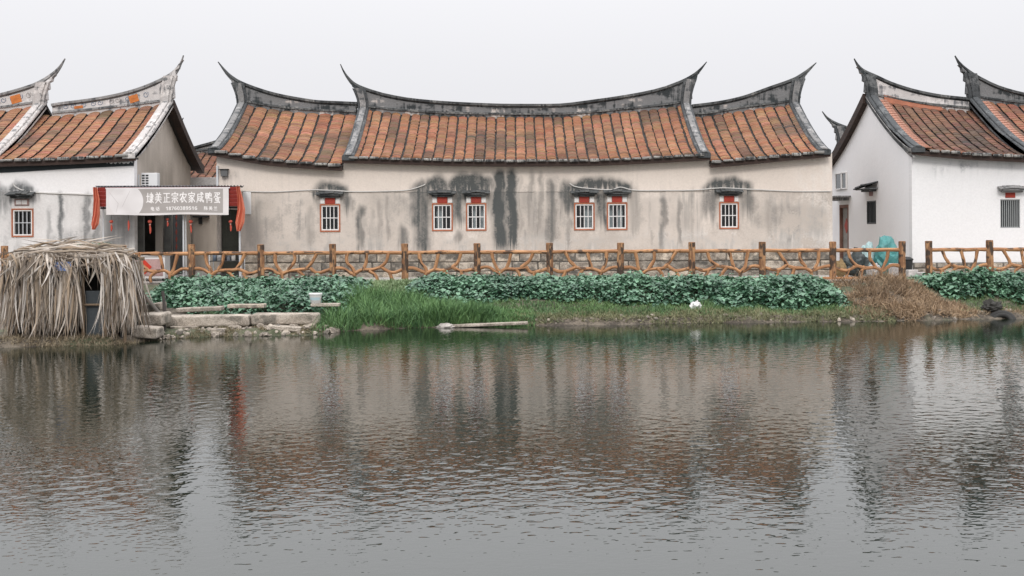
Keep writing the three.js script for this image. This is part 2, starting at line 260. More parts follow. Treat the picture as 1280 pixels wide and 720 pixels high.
// ---------------------------------------------------------------- roofs with swallowtail ridges
// o: dE, dR distances of eave and ridge; xa, xb ends; top, tiles (at dR), eave (at dE) as [u, v] lists; ends: which ends carry a verge / a tail
function roofSection(house, o) {
  const { dE, dR, xa, xb } = o, yR = curve(xy(o.tiles, dR)), yE = curve(xy(o.eave, dE)), p = o.power ?? 1.28;
  const S = (x, t, lift = 0) => V(x, yE(x) + (yR(x) - yE(x)) * (t <= 1 ? Math.pow(1 - t, p) : (1 - t) * 0.35) + lift, -(dR + (dE - dR) * t));
  const xsN = 24, xs = span(xa, xb, xsN), back = o.dB ?? 2 * dR - dE;
  // the deck under the tiles, front and rear, closed to a shell of 6 cm
  const ring = (x) => { const r = []; for (const t of span(0, 1, 10)) r.push(S(x, t, -0.05)); for (const t of span(1, 0, 10)) r.push(S(x, t, -0.13)); return r; };
  const rear = (x) => { const f = (t, l) => { const q = S(x, t, l); q.z = -(dR + (back - dR) * t); return q; }, r = []; for (const t of span(1, 0, 6)) r.push(f(t, -0.02)); for (const t of span(0, 1, 6)) r.push(f(t, -0.13)); return r; };
  const roof = part('roof', [loft(xs.map(ring)), loft(xs.map(rear))], M.deck, house);
  // tile columns, each tile a curved plate that laps over the next
  const pal = o.palette, va = o.vergeA ? 0.2 : 0, vb = o.vergeB ? 0.2 : 0, x0 = xa + va + (o.skipA ?? 0), cw = (xb - vb - x0) / o.cols, nC = Math.round((o.courses ?? 21) * 1.8);
  for (let c = 0; c < o.cols; c++) {
    const P = [], C = [], I = [], UV = [], colTone = rr(0.93, 1.07), jx = rr(-0.016, 0.016), slip = rnd() < 0.12 ? Math.floor(rr(4, 22)) : -1;
    for (let i = 0; i < nC; i++) {
      const t0 = i / nC, t1 = (i + 1.12) / nC, dy0 = rr(-0.004, 0.006), dy1 = rr(0.008, 0.022), sh = rr(-0.012, 0.012) + jx + (i === slip ? rr(-0.03, 0.03) : 0), skew = rr(-0.006, 0.006) / 4, w = cw * rr(0.8, 0.86);
      const xc = x0 + (c + 0.5) * cw + sh, dirt = fbm(xc * 1.9 + o.noise, t0 * 2.4, 4), drt = sstep(0.5, 0.7, dirt) * 0.7 + (rnd() < 0.03 ? 0.4 : 0);
      const base = mix3(pal[0], pal[1], clamp(rnd() * 0.5 + (fbm(xc * 3.1, t0 * 5 + 5, 3) - 0.5) * 1.2 + 0.25)), col = mix3(base, pal[2], clamp(drt)).map((q) => q * colTone * rr(0.88, 1.1));
      const b = P.length / 3, K = 6;
      for (let r = 0; r < 3; r++) for (let k = 0; k <= K; k++) {
        const s = k / K * 2 - 1, arch = (1 - s * s) * 0.036, x = xc + s * w / 2, q = S(x, clamp((r ? t1 : t0) + skew * s, 0, 1.06), (r ? dy1 : dy0) + arch + 0.005 - (r === 2 ? 0.034 : 0));
        P.push(q.x, q.y, q.z); UV.push(x, (r ? t1 : t0) * 4.6 + (r === 2 ? 0.04 : 0)); C.push(...col);
        if (r && k) { const a = b + (r - 1) * (K + 1) + k - 1, d = a + K + 1; I.push(a, d, a + 1, a + 1, d, d + 1); }
      }
    }
    const g = new THREE.BufferGeometry(); g.setAttribute('position', new THREE.Float32BufferAttribute(P, 3)); g.setAttribute('uv', new THREE.Float32BufferAttribute(UV, 2)); g.setAttribute('color', new THREE.Float32BufferAttribute(C, 3)); g.setIndex(I);
    const flat = g.toNonIndexed(); flat.computeVertexNormals();
    part('tile_row', flat, M.tile, roof);
    // plastered end of the column at the eave
    const xm = x0 + (c + 0.5) * cw, e = S(xm, 1.02), w = cw * rr(0.8, 0.9), h = rr(0.06, 0.1);
    part('eave_tile', tf(boxUV(new RoundedBoxGeometry(w, h, 0.09, 1, 0.025), 1, c * 0.37), xm + jx, e.y - 0.004 + rr(-0.01, 0.012), e.z + 0.02, 0.12, rr(-0.05, 0.05), Math.atan(yE(xm + 0.2) - yE(xm)) / 0.2 * 0.2 + rr(-0.03, 0.03)), o.eaveMat ?? M.eave, roof);
  }
  // eave board and its underside
  const yF = (x) => S(x, 1).y - 0.055;
  part('eave_board', loft(xs.map((x) => [V(x, yF(x), -dE + 0.035), V(x, yF(x), -dE - 0.03), V(x, yF(x) - 0.15, -dE - 0.03), V(x, yF(x) - 0.15, -dE + 0.035)])), M.fascia, roof);
  part('eave_soffit', loft(xs.map((x) => [V(x, yF(x) - 0.06, -dE - 0.035), V(x, yF(x) - 0.06, -(o.dW + 0.05)), V(x, yF(x) - 0.1, -(o.dW + 0.05)), V(x, yF(x) - 0.1, -dE - 0.035)])), M.soffit, roof);
  // ridge wall and the coping that runs out into the tails
  const top = xy(o.top, dR), yT = curve(top), th = o.copeH ?? 0.19, wx0 = o.tailA ? xa + 0.04 : xa + (o.gapA ?? 0), wx1 = o.tailB ? xb - 0.04 : xb - (o.gapB ?? 0);
  const wxs = span(wx0, wx1, 26), zf = -dR + 0.17, zb = -dR - 0.17;
  part('ridge_wall', loft(wxs.map((x) => [V(x, yR(x) - 0.12, zf), V(x, yT(x) - th * 0.8, zf), V(x, yT(x) - th * 0.8, zb), V(x, yR(x) - 0.12, zb)])), o.ridgeMat ?? M.ridge, roof);
  part('ridge_moulding', loft(wxs.map((x) => { const y = yR(x) + 0.03, e = 0.05; return [V(x, y, zf + e), V(x, y + 0.07, zf + e), V(x, y + 0.07, zb - e), V(x, y, zb - e)]; })), o.copeMat ?? M.coping, roof);
  const c0 = o.tailA ? top[0][0] : wx0 - 0.03, c1 = o.tailB ? top.at(-1)[0] : wx1 + 0.03, rings = [];
  const body = (x) => Math.min(o.tailA ? clamp((x - c0) / (xa + 0.5 - c0)) : 1, o.tailB ? clamp((c1 - x) / (c1 - xb + 0.5)) : 1);
  const cxs = [...new Set([...(o.tailA ? span(c0, xa + 0.5, 14) : []), ...span(o.tailA ? xa + 0.5 : c0, o.tailB ? xb - 0.5 : c1, 26), ...(o.tailB ? span(xb - 0.5, c1, 14) : [])])];
  for (const hw of [0.235]) for (const x of cxs) {
    const f = body(x), s = (yT(x + 0.03) - yT(x - 0.03)) / 0.06, l = Math.hypot(1, s), nx = -s / l, ny = 1 / l, q = th * lerp(0.16, 1, f) * (1 + 2.2 * f * (1 - f)), w = lerp(0.03, hw, f), y = yT(x);
    rings.push([[1, 0], [0.98, 0.45], [0.62, 0.5], [0.62, 1], [-0.62, 1], [-0.62, 0.5], [-0.98, 0.45], [-1, 0]].map(([k, dn]) => V(x - nx * q * dn, y - ny * q * dn, -dR + k * w)));
  }
  part('ridge_coping', loft(rings), o.copeMat ?? M.coping, roof);
  // verges down the slope at the ends, with the plaster bracket that carries the tail
  for (const [on, x, dir, tail] of [[o.vergeA, xa, 1, o.tailA], [o.vergeB, xb, -1, o.tailB]]) {
    if (!on) continue;
    const cx = x + dir * 0.2, ts = span(-0.02, 1.02, 22), lift = (t) => -0.1 + 0.05 * sstep(0.75, 1.05, t);
    const sweep = (prof) => loft(ts.map((t) => { const q = S(cx, clamp(t, 0, 2), lift(t)); if (t < 0) q.z = -dR; const k = lerp(1, 0.6, sstep(0.8, 1.05, t)); return prof.map(([a, b]) => V(q.x + a, q.y + b * k, q.z)); }));
    part('verge', sweep([[-0.2, -0.08], [-0.2, 0.15], [-0.17, 0.2], [0.17, 0.2], [0.2, 0.15], [0.2, -0.08]]), o.vergeMat ?? M.verge, roof);
    part('verge_cap', sweep([[-0.1, 0.17], [-0.1, 0.25], [-0.07, 0.27], [0.07, 0.27], [0.1, 0.25], [0.1, 0.17]]), o.capMat ?? M.vergeCap, roof);
    if (tail) {
      // the verge runs on up the ridge's face to the coping
      const pier = (hw, z0, z1) => loft(span(0, 1, 8).map((k) => { const px = cx - dir * 0.16 * k * k, y = lerp(yR(cx) - 0.05, yT(px) - th * 0.75, k), w = hw * (1 + 0.25 * k * k); return [V(px - w, y, z1), V(px - w, y, z0), V(px + w, y, z0), V(px + w, y, z1)]; }));
      part('ridge_pier', pier(0.19, -dR + 0.1, -dR + 0.24), o.vergeMat ?? M.verge, roof);
      part('ridge_pier_cap', pier(0.1, -dR + 0.2, -dR + 0.29), o.capMat ?? M.vergeCap, roof);
      // stepped plaster under the tail, a plate between the verge and the coping
      const b0 = yR(cx) - 0.05, out = Math.abs(tail), y2 = yT(x - dir * out) - th * 0.9, y1 = lerp(b0, y2, 0.5), yi = yT(x + dir * 0.3) - th;
      const pts = [[x + dir * 0.3, b0], [x + dir * 0.06, b0], [x + dir * 0.01, b0 + 0.18], [x - dir * 0.05, b0 + 0.2], [x - dir * 0.02, y1], [x - dir * out * 0.35, y1 + 0.05], [x - dir * out * 0.3, lerp(y1, y2, 0.5)], [x - dir * out * 0.62, lerp(y1, y2, 0.6)], [x - dir * out * 0.72, lerp(y1, y2, 0.85)], [x - dir * out, y2], [x + dir * 0.3, yi]];
      part('ridge_bracket', wallGeo(dir > 0 ? pts.reverse() : pts, [], -dR + 0.12, 0.24), o.bracketMat ?? M.ridge, roof);
    }
  }
  return { S, yR, yE, yT, roof };
}
// window in a front wall: opening given by its outer frame; fw outer frame, iw inner frame
function window_(house, x0, x1, y0, y1, z, { outer = M.frameOrange, bars = 3, cross = true, thin = 0.026, curtain = false, barMat = M.frameWhite } = {}) {
  const f = 0.045, ring = (a, b, c, d, w, zf, dp) => [bx(a, b, d - w, d, zf - dp, zf), bx(a, b, c, c + w, zf - dp, zf), bx(a, a + w, c + w, d - w, zf - dp, zf), bx(b - w, b, c + w, d - w, zf - dp, zf)];
  const w = part('window', ring(x0, x1, y0, y1, f, z + 0.03, 0.12), outer, house);
  part('inner_frame', ring(x0 + f, x1 - f, y0 + f, y1 - f, 0.045, z + 0.005, 0.07), M.frameWhite, w);
  const a = x0 + f + 0.045, b = x1 - f - 0.045, c = y0 + f + 0.045, d = y1 - f - 0.045, wd = thin;
  for (let i = 1; i <= bars; i++) { const x = lerp(a, b, i / (bars + 1)); part('window_bar', bx(x - wd / 2, x + wd / 2, c, d, z - 0.045, z - 0.015, 0.004), barMat, w); }
  if (cross) { const y = lerp(c, d, 0.5); part('window_bar', bx(a, b, y - 0.014, y + 0.014, z - 0.012, z - 0.002, 0.004), barMat, w); }
  part('window_pane', new THREE.PlaneGeometry(b - a, d - c).translate((a + b) / 2, (c + d) / 2, z - 0.09), M.glass, w);
  if (curtain) for (const [s, e] of curtain) part('curtain', tf(new THREE.PlaneGeometry((b - a) * (e - s), d - c, 8, 1), lerp(a, b, (s + e) / 2), (c + d) / 2, z - 0.24), M.curtain, w);
}
// a hood of broken tiles over a window
function hood(house, x0, x1, y, z, m = M.eave, dp = 0.3) {
  const n = Math.max(4, Math.round((x1 - x0) / 0.16)), slab = part('window_hood', [bx(x0 + 0.05, x1 - 0.05, y - 0.05, y, z - 0.02, z + dp * 0.85), bx(x0 + 0.12, x1 - 0.12, y - 0.11, y - 0.05, z - 0.02, z + dp * 0.55)], m, house);
  for (let i = 0; i < n; i++) { const w = (x1 - x0) / n; part('hood_tile', tf(boxUV(new RoundedBoxGeometry(w * 1.02, 0.035, dp + rr(0, 0.05), 1, 0.012), 1, i * 0.31), x0 + (i + 0.5) * w, y + 0.035 + rr(-0.008, 0.014) + 0.05 * (1 - Math.abs(i / (n - 1) * 2 - 1)), z + dp / 2, 0.28, rr(-0.06, 0.06), rr(-0.06, 0.06)), m, slab); }
}
const terracotta = [[0.255, 0.108, 0.055], [0.385, 0.19, 0.105], [0.09, 0.066, 0.046]];
const terracottaDark = [[0.125, 0.06, 0.037], [0.23, 0.112, 0.068], [0.06, 0.046, 0.037]];

// stains of a wall: [u0, u1, v0, v1, strength], measured on the photograph, in the plane at distance d
function stainedWall(W, H, x0, w, y0, h, d, base, stains, { dark = [0.055, 0.062, 0.062], line, bloom = [], mottle = 1, upper } = {}) {
  const st = stains.map(([u0, u1, v0, v1, k, blotch]) => { const a = at(u0, v0, d), b = at(u1, v1, d); return [a.x, b.x, b.y, a.y, k, blotch]; });
  const bl = bloom.map(([u0, u1, v0, v1, k]) => { const a = at(u0, v0, d), b = at(u1, v1, d); return [a.x, b.x, b.y, a.y, k]; });
  const color = (u, v) => {
    const x = x0 + u * w, y = y0 + v * h, big = fbm(x * 0.7 + 3, y * 0.9, 4), mid = fbm(x * 3 + 11, y * 2.2, 4), drip = fbm(x * 9 + 31, y * 0.55, 4), fine = fbm(x * 26, y * 26, 3), hair = fbm(x * 13 + 5, y * 0.8, 3);
    let c = mix3(base[0], base[1], clamp(0.5 + (big - 0.5) * 1.6 * mottle + (mid - 0.5) * 1.1 * mottle + (fine - 0.5) * 0.5 * mottle));
    c = mix3(c, base[2], mottle * 0.5 * sstep(0.54, 0.72, drip) * sstep(0.35, 0.6, mid));
    if (upper) { const e = y - upper(x) + (mid - 0.5) * 0.06; c = mix3(c, upper.c, sstep(-0.02, 0.03, e) * (upper.k ?? 0.55)); if (Math.abs(e) < 0.018) c = mix3(c, [0.16, 0.14, 0.12], 0.55 * sstep(0.35, 0.6, mid)); }
    for (const [a, b, e, f, k] of bl) { const q = sstep(a - 0.3, a + 0.2, x) * sstep(b + 0.3, b - 0.2, x) * sstep(e - 0.1, e + 0.1, y) * sstep(f + 0.25, f - 0.1, y); if (q > 0) c = mix3(c, [0.68, 0.63, 0.58], k * q * sstep(0.45, 0.62, 0.6 * mid + 0.4 * fine)); }
    let s = 0;
    for (const [a, b, e, f, k, blotch] of st) {
      if (x < a - 0.4 || x > b + 0.4 || y < e - 0.5 || y > f + 0.3) continue;
      const wide = f - e < b - a, jx = (mid - 0.5) * 0.3 + (fine - 0.5) * 0.05, wdt = Math.max(0.07, Math.min(0.2, (b - a) * 0.4));
      const q = sstep(a - wdt, a + wdt, x + jx) * sstep(b + wdt, b - wdt, x + jx) * sstep(e - 0.35, e + 0.3, y + (hair - 0.5) * 0.8) * sstep(f + 0.14, f - 0.2, y + (wide ? 0 : (hair - 0.5) * 0.12) + (mid - 0.5) * 0.3 + (wide ? 0.8 : 0.25) * ((x - (a + b) / 2) / (b - a)) ** 2);
      s = Math.max(s, k * q * (blotch ? 0.85 * sstep(0.36, 0.7, 0.65 * mid + 0.35 * fine) : lerp(0.72, 1, sstep(0.3, 0.62, wide ? 0.3 * drip + 0.35 * mid + 0.35 * fine : 0.45 * hair + 0.25 * drip + 0.3 * fine))));
    }
    return mix3(c, dark, clamp(s * 1.12, 0, 0.96)).map((q) => q * (0.95 + 0.1 * fine));
  };
  const t = tex(W, H, color, { repeat: false });
  return mat({ map: t, bumpMap: grainB.clone(), bumpScale: 0.006 });
}
function rubble(house, name, x0, x1, y0, y1, z, rows, w0, w1, depth = 0.12) {   // courses of uneven stones before a mortar bed
  const bed = part(name, boxUV(new THREE.BoxGeometry(x1 - x0, y1 - y0, depth).translate((x0 + x1) / 2, (y0 + y1) / 2, z - depth / 2)), M.mortar, house);
  for (let r = 0; r < rows; r++) {
    let x = x0 + 0.01; const ya = lerp(y0, y1, r / rows), yb = lerp(y0, y1, (r + 1) / rows);
    while (x < x1 - 0.12) { let w = rr(w0, w1); if (x + w > x1 - 0.15) w = x1 - x - 0.01; const g = new RoundedBoxGeometry(w - 0.03, yb - ya - 0.025, depth, 1, 0.028); part('stone', boxUV(tf(g, x + w / 2, (ya + yb) / 2 + rr(-0.006, 0.006), z - depth / 2 + 0.05 + rr(-0.02, 0.03), 0, rr(-0.03, 0.03), rr(-0.012, 0.012)), 1, rnd() * 7), pick(M.stones), bed); x += w; }
  }
}
// ---------------------------------------------------------------- the long plastered house in the middle
const DW = 39.5, DE = 39.22, DR = 43.5, DB = 47.5;
{
  const house = thing('plaster_house', V(0.3, GROUND, -DW), 'long tan plaster house, heavily stained, with three swooping tiled roofs in the middle', 'house');
  const xL = xat(271, DW, 260), xR = xat(1040.5, DW, 260), xm1 = -5.54, xm2 = 6.5;
  const common = { dE: DE, dR: DR, dB: DB + 0.4, dW: DW, palette: terracotta };
  const mid = roofSection(house, { ...common, xa: xm1, xb: xm2, cols: 34, courses: 22, noise: 3, vergeA: true, vergeB: true, tailA: 0.34, tailB: 0.34,
    top: [[426, 80], [430, 88], [436, 96], [445, 104], [458, 110], [480, 117], [520, 124], [580, 128.5], [640, 130.5], [690, 130.5], [746, 124.5], [800, 116], [826, 110], [850, 101], [865, 93], [874, 86], [883, 77]],
    tiles: [[448, 133], [470, 137], [520, 141.5], [580, 144.5], [693, 145], [786, 138], [839, 132], [862, 128]],
    eave: [[428, 196], [500, 198], [580, 200], [640, 200.5], [719, 200], [825, 196], [893, 192]] });
  const lft = roofSection(house, { ...common, xa: -9.92, xb: xm1, cols: 9, courses: 20, noise: 13, vergeA: true, tailA: 0.3, gapB: 0.06,
    top: [[273, 77], [280, 85], [287, 92], [300, 100.5], [322, 109.5], [347, 117], [372, 122], [400, 126], [432, 127.5]],
    tiles: [[295, 126], [312, 130], [345, 135.5], [385, 139.5], [432, 141.5]], eave: [[266, 187], [290, 191.5], [335, 199], [380, 203], [430, 206]] });
  const rgt = roofSection(house, { ...common, xa: xm2, xb: 10.42, cols: 10, courses: 20, noise: 23, vergeB: true, tailB: 0.3, gapA: 0.06,
    top: [[860, 131.5], [875, 130], [900, 126.5], [925, 121], [958, 109.5], [991, 97.5], [1007, 88], [1020, 78]],
    tiles: [[862, 145], [880, 144], [925, 137], [985, 129], [998, 127]], eave: [[893, 201.5], [930, 198.5], [975, 194], [1020, 190], [1047, 187]] });
  const sec = (x) => (x < xm1 ? lft : x > xm2 ? rgt : mid), tW = (DW - DR) / (DE - DR);
  const topY = (x, t) => sec(x).S(x, t).y - 0.15;
  const wins = [[400, 425.4, 255, 290], [540, 566, 254, 289], [582.5, 608, 253.8, 288.6], [717.5, 743.3, 253.4, 288], [758.5, 784.3, 253, 287.8], [899, 923.7, 252.4, 286.4]].map(([a, b, c, d]) => { const p = at(a, d, DW), q = at(b, c, DW); return [p.x, q.x, p.y, q.y]; });
  const door = rect(xat(274, DW), xat(301, DW), GROUND + 0.05, yat(288, 262, DW));
  const outline = [[xL, GROUND - 0.2], [xR, GROUND - 0.2], ...span(xR, xL, 80).map((x) => [x, topY(x, tW)])];
  const front = wallGeo(outline, [...wins.map(([a, b, c, d]) => rect(a + 0.02, b - 0.02, c + 0.02, d - 0.02)), door], -DW, 0.35);
  const wx = xL, ww = xR - xL, wy = GROUND - 0.2, wh = 4.0;
  const upper = curve(xy([[271, 239], [420, 240], [640, 240], [900, 239], [1040, 239]], DW)); const up = (x) => upper(x); up.c = [0.73, 0.64, 0.565]; up.k = 0.75;
  const stained = stainedWall(2048, 432, wx, ww, wy, wh, DW, [[0.47, 0.415, 0.365], [0.65, 0.575, 0.51], [0.35, 0.322, 0.295]], [
    [390, 437, 227, 246, 0.95], [392, 400, 240, 262, 0.6], [427, 440, 240, 262, 0.75], [445, 456, 258, 312, 0.75], [470, 477, 248, 300, 0.35], [481, 487, 240, 300, 0.42], [497, 509, 282, 312, 0.7], [462, 468, 262, 300, 0.3],
    [530, 562, 219, 246, 0.95], [560, 614, 216, 246, 1], [516, 536, 226, 314, 0.85], [566, 581, 240, 276, 0.85], [568, 576, 288, 306, 0.55], [608, 620, 238, 272, 0.5],
    [616, 632, 213, 308, 1.08], [632, 646, 213, 309, 1.1], [600, 616, 220, 246, 0.8], [648, 653, 220, 300, 0.3], [660, 668, 214, 290, 0.45], [672, 679, 216, 296, 0.5], [683, 696, 220, 308, 0.72],
    [700, 718, 224, 262, 0.8], [706, 792, 221, 240, 1], [744, 758, 238, 278, 0.85], [786, 800, 232, 290, 0.35], [708, 714, 270, 308, 0.4],
    [824, 833, 244, 311, 0.62], [846, 853, 246, 306, 0.5], [810, 815, 250, 300, 0.3], [862, 868, 236, 300, 0.3],
    [880, 940, 221, 241, 1], [878, 897, 236, 272, 0.7], [925, 942, 238, 268, 0.65], [940, 1036, 252, 302, 0.42, 1], [984, 1004, 258, 304, 0.62, 1], [956, 966, 246, 300, 0.3],
    [306, 396, 244, 312, 0.4, 1], [300, 640, 296, 314, 0.45, 1], [640, 1036, 292, 314, 0.4, 1], [436, 516, 244, 290, 0.35, 1], [652, 712, 214, 300, 0.35, 1], [318, 328, 248, 310, 0.32], [340, 352, 284, 312, 0.45, 1], [382, 392, 262, 312, 0.4], [650, 720, 244, 312, 0.4, 1], [430, 530, 240, 312, 0.4, 1], [790, 880, 244, 312, 0.25, 1], [272, 298, 208, 222, 0.6, 1],
  ], { upper: up, bloom: [[800, 1040, 292, 316, 0.75], [640, 800, 298, 316, 0.6], [330, 640, 300, 316, 0.45], [1000, 1040, 205, 316, 0.4]] });
  stained.bumpMap.repeat.set(ww / 1.6, wh / 1.6);
  part('wall', fitUV(front, wx, ww, wy, wh), stained, house);
  for (const [x, dir] of [[xL, -1], [xR, 1]]) {
    const xx = x, prof = (d) => (d <= DR ? sec(xx).S(xx, (d - DR) / (DE - DR)).y : sec(xx).S(xx, (d - DR) / (DB + 0.4 - DR)).y) - 0.16;
    const o = [[-DW - 0.355, GROUND - 0.2], [-DB, GROUND - 0.2], ...span(DB, DW + 0.355, 14).map((d) => [-d, prof(d)])];
    part('gable_wall', sideWallGeo(o, [], dir > 0 ? x - 0.3 : x, 0.3, dir), M.tan, house);
  }
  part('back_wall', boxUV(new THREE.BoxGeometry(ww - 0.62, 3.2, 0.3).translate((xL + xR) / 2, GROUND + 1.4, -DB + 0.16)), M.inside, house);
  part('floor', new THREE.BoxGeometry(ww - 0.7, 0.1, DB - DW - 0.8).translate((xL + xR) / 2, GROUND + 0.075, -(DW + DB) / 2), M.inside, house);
  const curtains = [false, [[0.1, 0.45]], [[0.28, 0.5], [0.72, 1]], [[0.5, 1]], [[0, 0.3], [0.6, 0.9]], false];
  wins.forEach(([a, b, c, d], i) => {
    window_(house, a, b, c, d, -DW, { curtain: curtains[i] });
    const m = (a + b) / 2; part('plaque', bx(m - 0.165, m + 0.165, d + 0.005, d + 0.2, -DW, -DW + 0.035), M.plaque, house);
    part('plaque_panel', [bx(a + 0.02, m - 0.18, d + 0.012, d + 0.19, -DW - 0.02, -DW + 0.02), bx(m + 0.18, b - 0.02, d + 0.012, d + 0.19, -DW - 0.02, -DW + 0.02)], M.frameWhite, house);
    hood(house, a - 0.12, b + 0.12, d + 0.32, -DW, M.coping, 0.26);
  });
  // the stone plinth
  rubble(house, 'stone_plinth', xat(305, DW), xR + 0.02, GROUND - 0.1, yat(640, 315.5, DW), -DW + 0.09, 3, 0.55, 1.3, 0.11);
  // doorway at the left end
  const [dx0, dx1] = [door[0][0], door[1][0]], dh = door[2][1];
  part('door', bx(dx0 + 0.03, dx1 - 0.03, GROUND + 0.05, dh - 0.02, -DW - 0.32, -DW - 0.26), mat({ c: [0.075, 0.078, 0.062], map: grainC }), house);
}
console.log('middle house');

// ---------------------------------------------------------------- white house at the left
const LW = 38, LE = 37.78, LR = 42, LB = 45.6;
{
  const xc = xat(168, LW, 250), house = thing('white_house', V(xc - 2, GROUND, -LW), 'white house at the left with orange-framed window, white verges and a tan gable', 'house');
  const common = { dE: LE, dR: LR, dB: LB + 0.3, dW: LW, palette: [[0.275, 0.118, 0.062], [0.4, 0.2, 0.115], [0.1, 0.074, 0.053]], vergeMat: M.vergeWhite, capMat: M.vergeWhite, ridgeMat: M.ridgeWhite, copeMat: M.copingPale, bracketMat: M.ridgeWhite, courses: 17, power: 1.15 };
  const xs1 = xat(48, LR, 140), r2 = roofSection(house, { ...common, xa: xs1, xb: xc + 0.12, cols: 10, noise: 33, vergeB: true, tailB: 0.36, gapA: 0.55,
    top: [[60, 131.5], [82, 128], [110, 124.5], [140, 119.5], [170, 112], [195, 102.5], [208, 95.5], [219, 87], [225, 79], [229, 69]],
    tiles: [[48, 146], [77, 143], [110, 140], [140, 136.5], [187, 131], [214, 127]], eave: [[-6, 201], [12, 200], [60, 198.5], [110, 196.5], [162, 193.5], [178, 191.5]] });
  const xA = xat(-220, LR, 140);
  const r1 = roofSection(house, { ...common, xa: xA, xb: xs1 + 0.28, cols: 14, noise: 43, vergeB: true, tailB: 0.34,
    top: [[-240, 100], [-150, 124], [-80, 127], [-40, 124.5], [0, 118], [25, 111.5], [42, 106], [56, 98.5], [68, 89.5], [75, 82], [81, 73]],
    tiles: [[-220, 140], [-100, 142], [0, 137], [40, 131.5], [65, 128]], eave: [[-300, 196], [-100, 203], [-20, 200.5], [10, 197]] });
  const sec = (x) => (x < xs1 + 0.08 ? r1 : r2), tW = (LW - LR) / (LE - LR);
  const win = (() => { const p = at(14.5, 296.5, LW), q = at(42, 260.5, LW); return [p.x, q.x, p.y, q.y]; })();
  const x0 = xA + 0.3, wx = -19.5, ww = xc - wx, wy = GROUND - 0.2, wh = 4.0;
  const front = wallGeo([[x0, wy], [xc, wy], ...span(xc, x0, 40).map((x) => [x, sec(x).S(x, tW).y - 0.17])], [rect(win[0] + 0.02, win[1] - 0.02, win[2] + 0.02, win[3] - 0.02)], -LW, 0.3);
  const band = curve(xy([[-150, 219], [0, 216], [80, 211.5], [170, 207]], LW));
  const upper = curve(xy([[-100, 240], [20, 240], [60, 241], [170, 246]], LW)), up = (x) => upper(x); up.c = [0.81, 0.79, 0.78]; up.k = 0.95;
  const m = stainedWall(1024, 560, wx, ww, wy, wh, LW, [[0.6, 0.575, 0.555], [0.74, 0.72, 0.7], [0.46, 0.445, 0.43]], [
    [-60, 12, 226, 262, 0.75], [8, 44, 227, 245, 1], [36, 48, 238, 252, 0.6], [73, 80, 238, 310, 0.85], [59, 65, 256, 306, 0.4], [105, 113, 242, 312, 0.72], [117, 126, 246, 312, 0.7], [60, 170, 284, 316, 0.5, 1], [14, 30, 300, 316, 0.4, 1], [128, 168, 258, 316, 0.6], [-60, 20, 262, 316, 0.35, 1],
  ], { upper: up, mottle: 0.7, dark: [0.1, 0.105, 0.105] });
  m.bumpMap.repeat.set(ww / 1.6, wh / 1.6);
  part('wall', fitUV(front, wx, ww, wy, wh), m, house);
  // painted dark frieze under the eave with white scrolls
  part('eave_frieze', loft(span(x0 + 0.02, xc - 0.01, 30).map((x) => [V(x, band(x), -LW + 0.02), V(x, sec(x).yE(x) - 0.02, -LW + 0.02), V(x, sec(x).yE(x) - 0.02, -LW - 0.01), V(x, band(x), -LW - 0.01)])), mat({ c: [0.04, 0.05, 0.055], map: grainC }), house);
  for (const [u0, u1] of [[2, 38], [134, 166]]) {
    const pts = span(u0, u1, 12).map((u, i) => { const p = at(u, 204 - u * 0.012 + (i % 2 ? -1.2 : 1.4), LW); p.z = -LW + 0.035; p.y = Math.max(p.y, band(p.x) + 0.03); return p; });
    part('scroll', tube(pts, [0.02, 0.045, 0.03, 0.05, 0.02], 6, 3), M.white, house);
  }
  // gable on the right, with a doorway into it
  const prof = (d) => (d <= LR ? r2.S(xc, (d - LR) / (LE - LR)).y : r2.S(xc, (d - LR) / (LB + 0.3 - LR)).y) - 0.12;
  const gd0 = 38.9, gd1 = 41.9, go = [[-LB, GROUND - 0.2], ...span(LB, LW + 0.305, 16).map((d) => [-d, prof(d)]), [-LW - 0.305, GROUND - 0.2]].reverse();
  const gOut = [[-LW - 0.305, GROUND - 0.2], [-LB, GROUND - 0.2], ...span(LB, LW + 0.305, 16).map((d) => [-d, prof(d)])];
  part('gable_wall', sideWallGeo(gOut, [rect(-gd1, -gd0, GROUND + 0.03, GROUND + 2.35)], xc - 0.25, 0.25, 1), M.tan, house);
  part('door_frame', [bx(xc - 0.2, xc + 0.05, GROUND, GROUND + 2.4, -gd1 - 0.12, -gd1), bx(xc - 0.2, xc + 0.05, GROUND, GROUND + 2.4, -gd0, -gd0 + 0.12), bx(xc - 0.2, xc + 0.05, GROUND + 2.36, GROUND + 2.5, -gd1 + 0.01, -gd0 - 0.01)], mat({ c: [0.16, 0.16, 0.15], map: grainC }), house);
  // rear verge board of the gable
  part('verge_board', loft(span(LR + 0.02, LB + 0.45, 12).map((d) => { const y = prof(d) + 0.2; return [V(xc - 0.1, y, -d), V(xc + 0.16, y, -d), V(xc + 0.16, y - 0.3, -d), V(xc - 0.1, y - 0.3, -d)]; })), M.fascia, house);
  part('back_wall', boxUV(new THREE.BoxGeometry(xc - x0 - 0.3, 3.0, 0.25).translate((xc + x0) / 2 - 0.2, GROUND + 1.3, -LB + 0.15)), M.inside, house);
  part('gable_wall', boxUV(new THREE.BoxGeometry(0.25, 3.0, LB - LW - 0.7).translate(x0 + 0.13, GROUND + 1.3, -(LB + LW) / 2)), M.tan, house);
  window_(house, ...win, -LW, { bars: 3, cross: true, barMat: M.barGrey });
  const p0 = at(18.5, 257, LW), p1 = at(36.5, 248.5, LW);
  const pl = part('plaque', bx(p0.x, p1.x, p0.y, p1.y, -LW, -LW + 0.04), mat({ c: [0.3, 0.2, 0.18], map: grainC }), house);
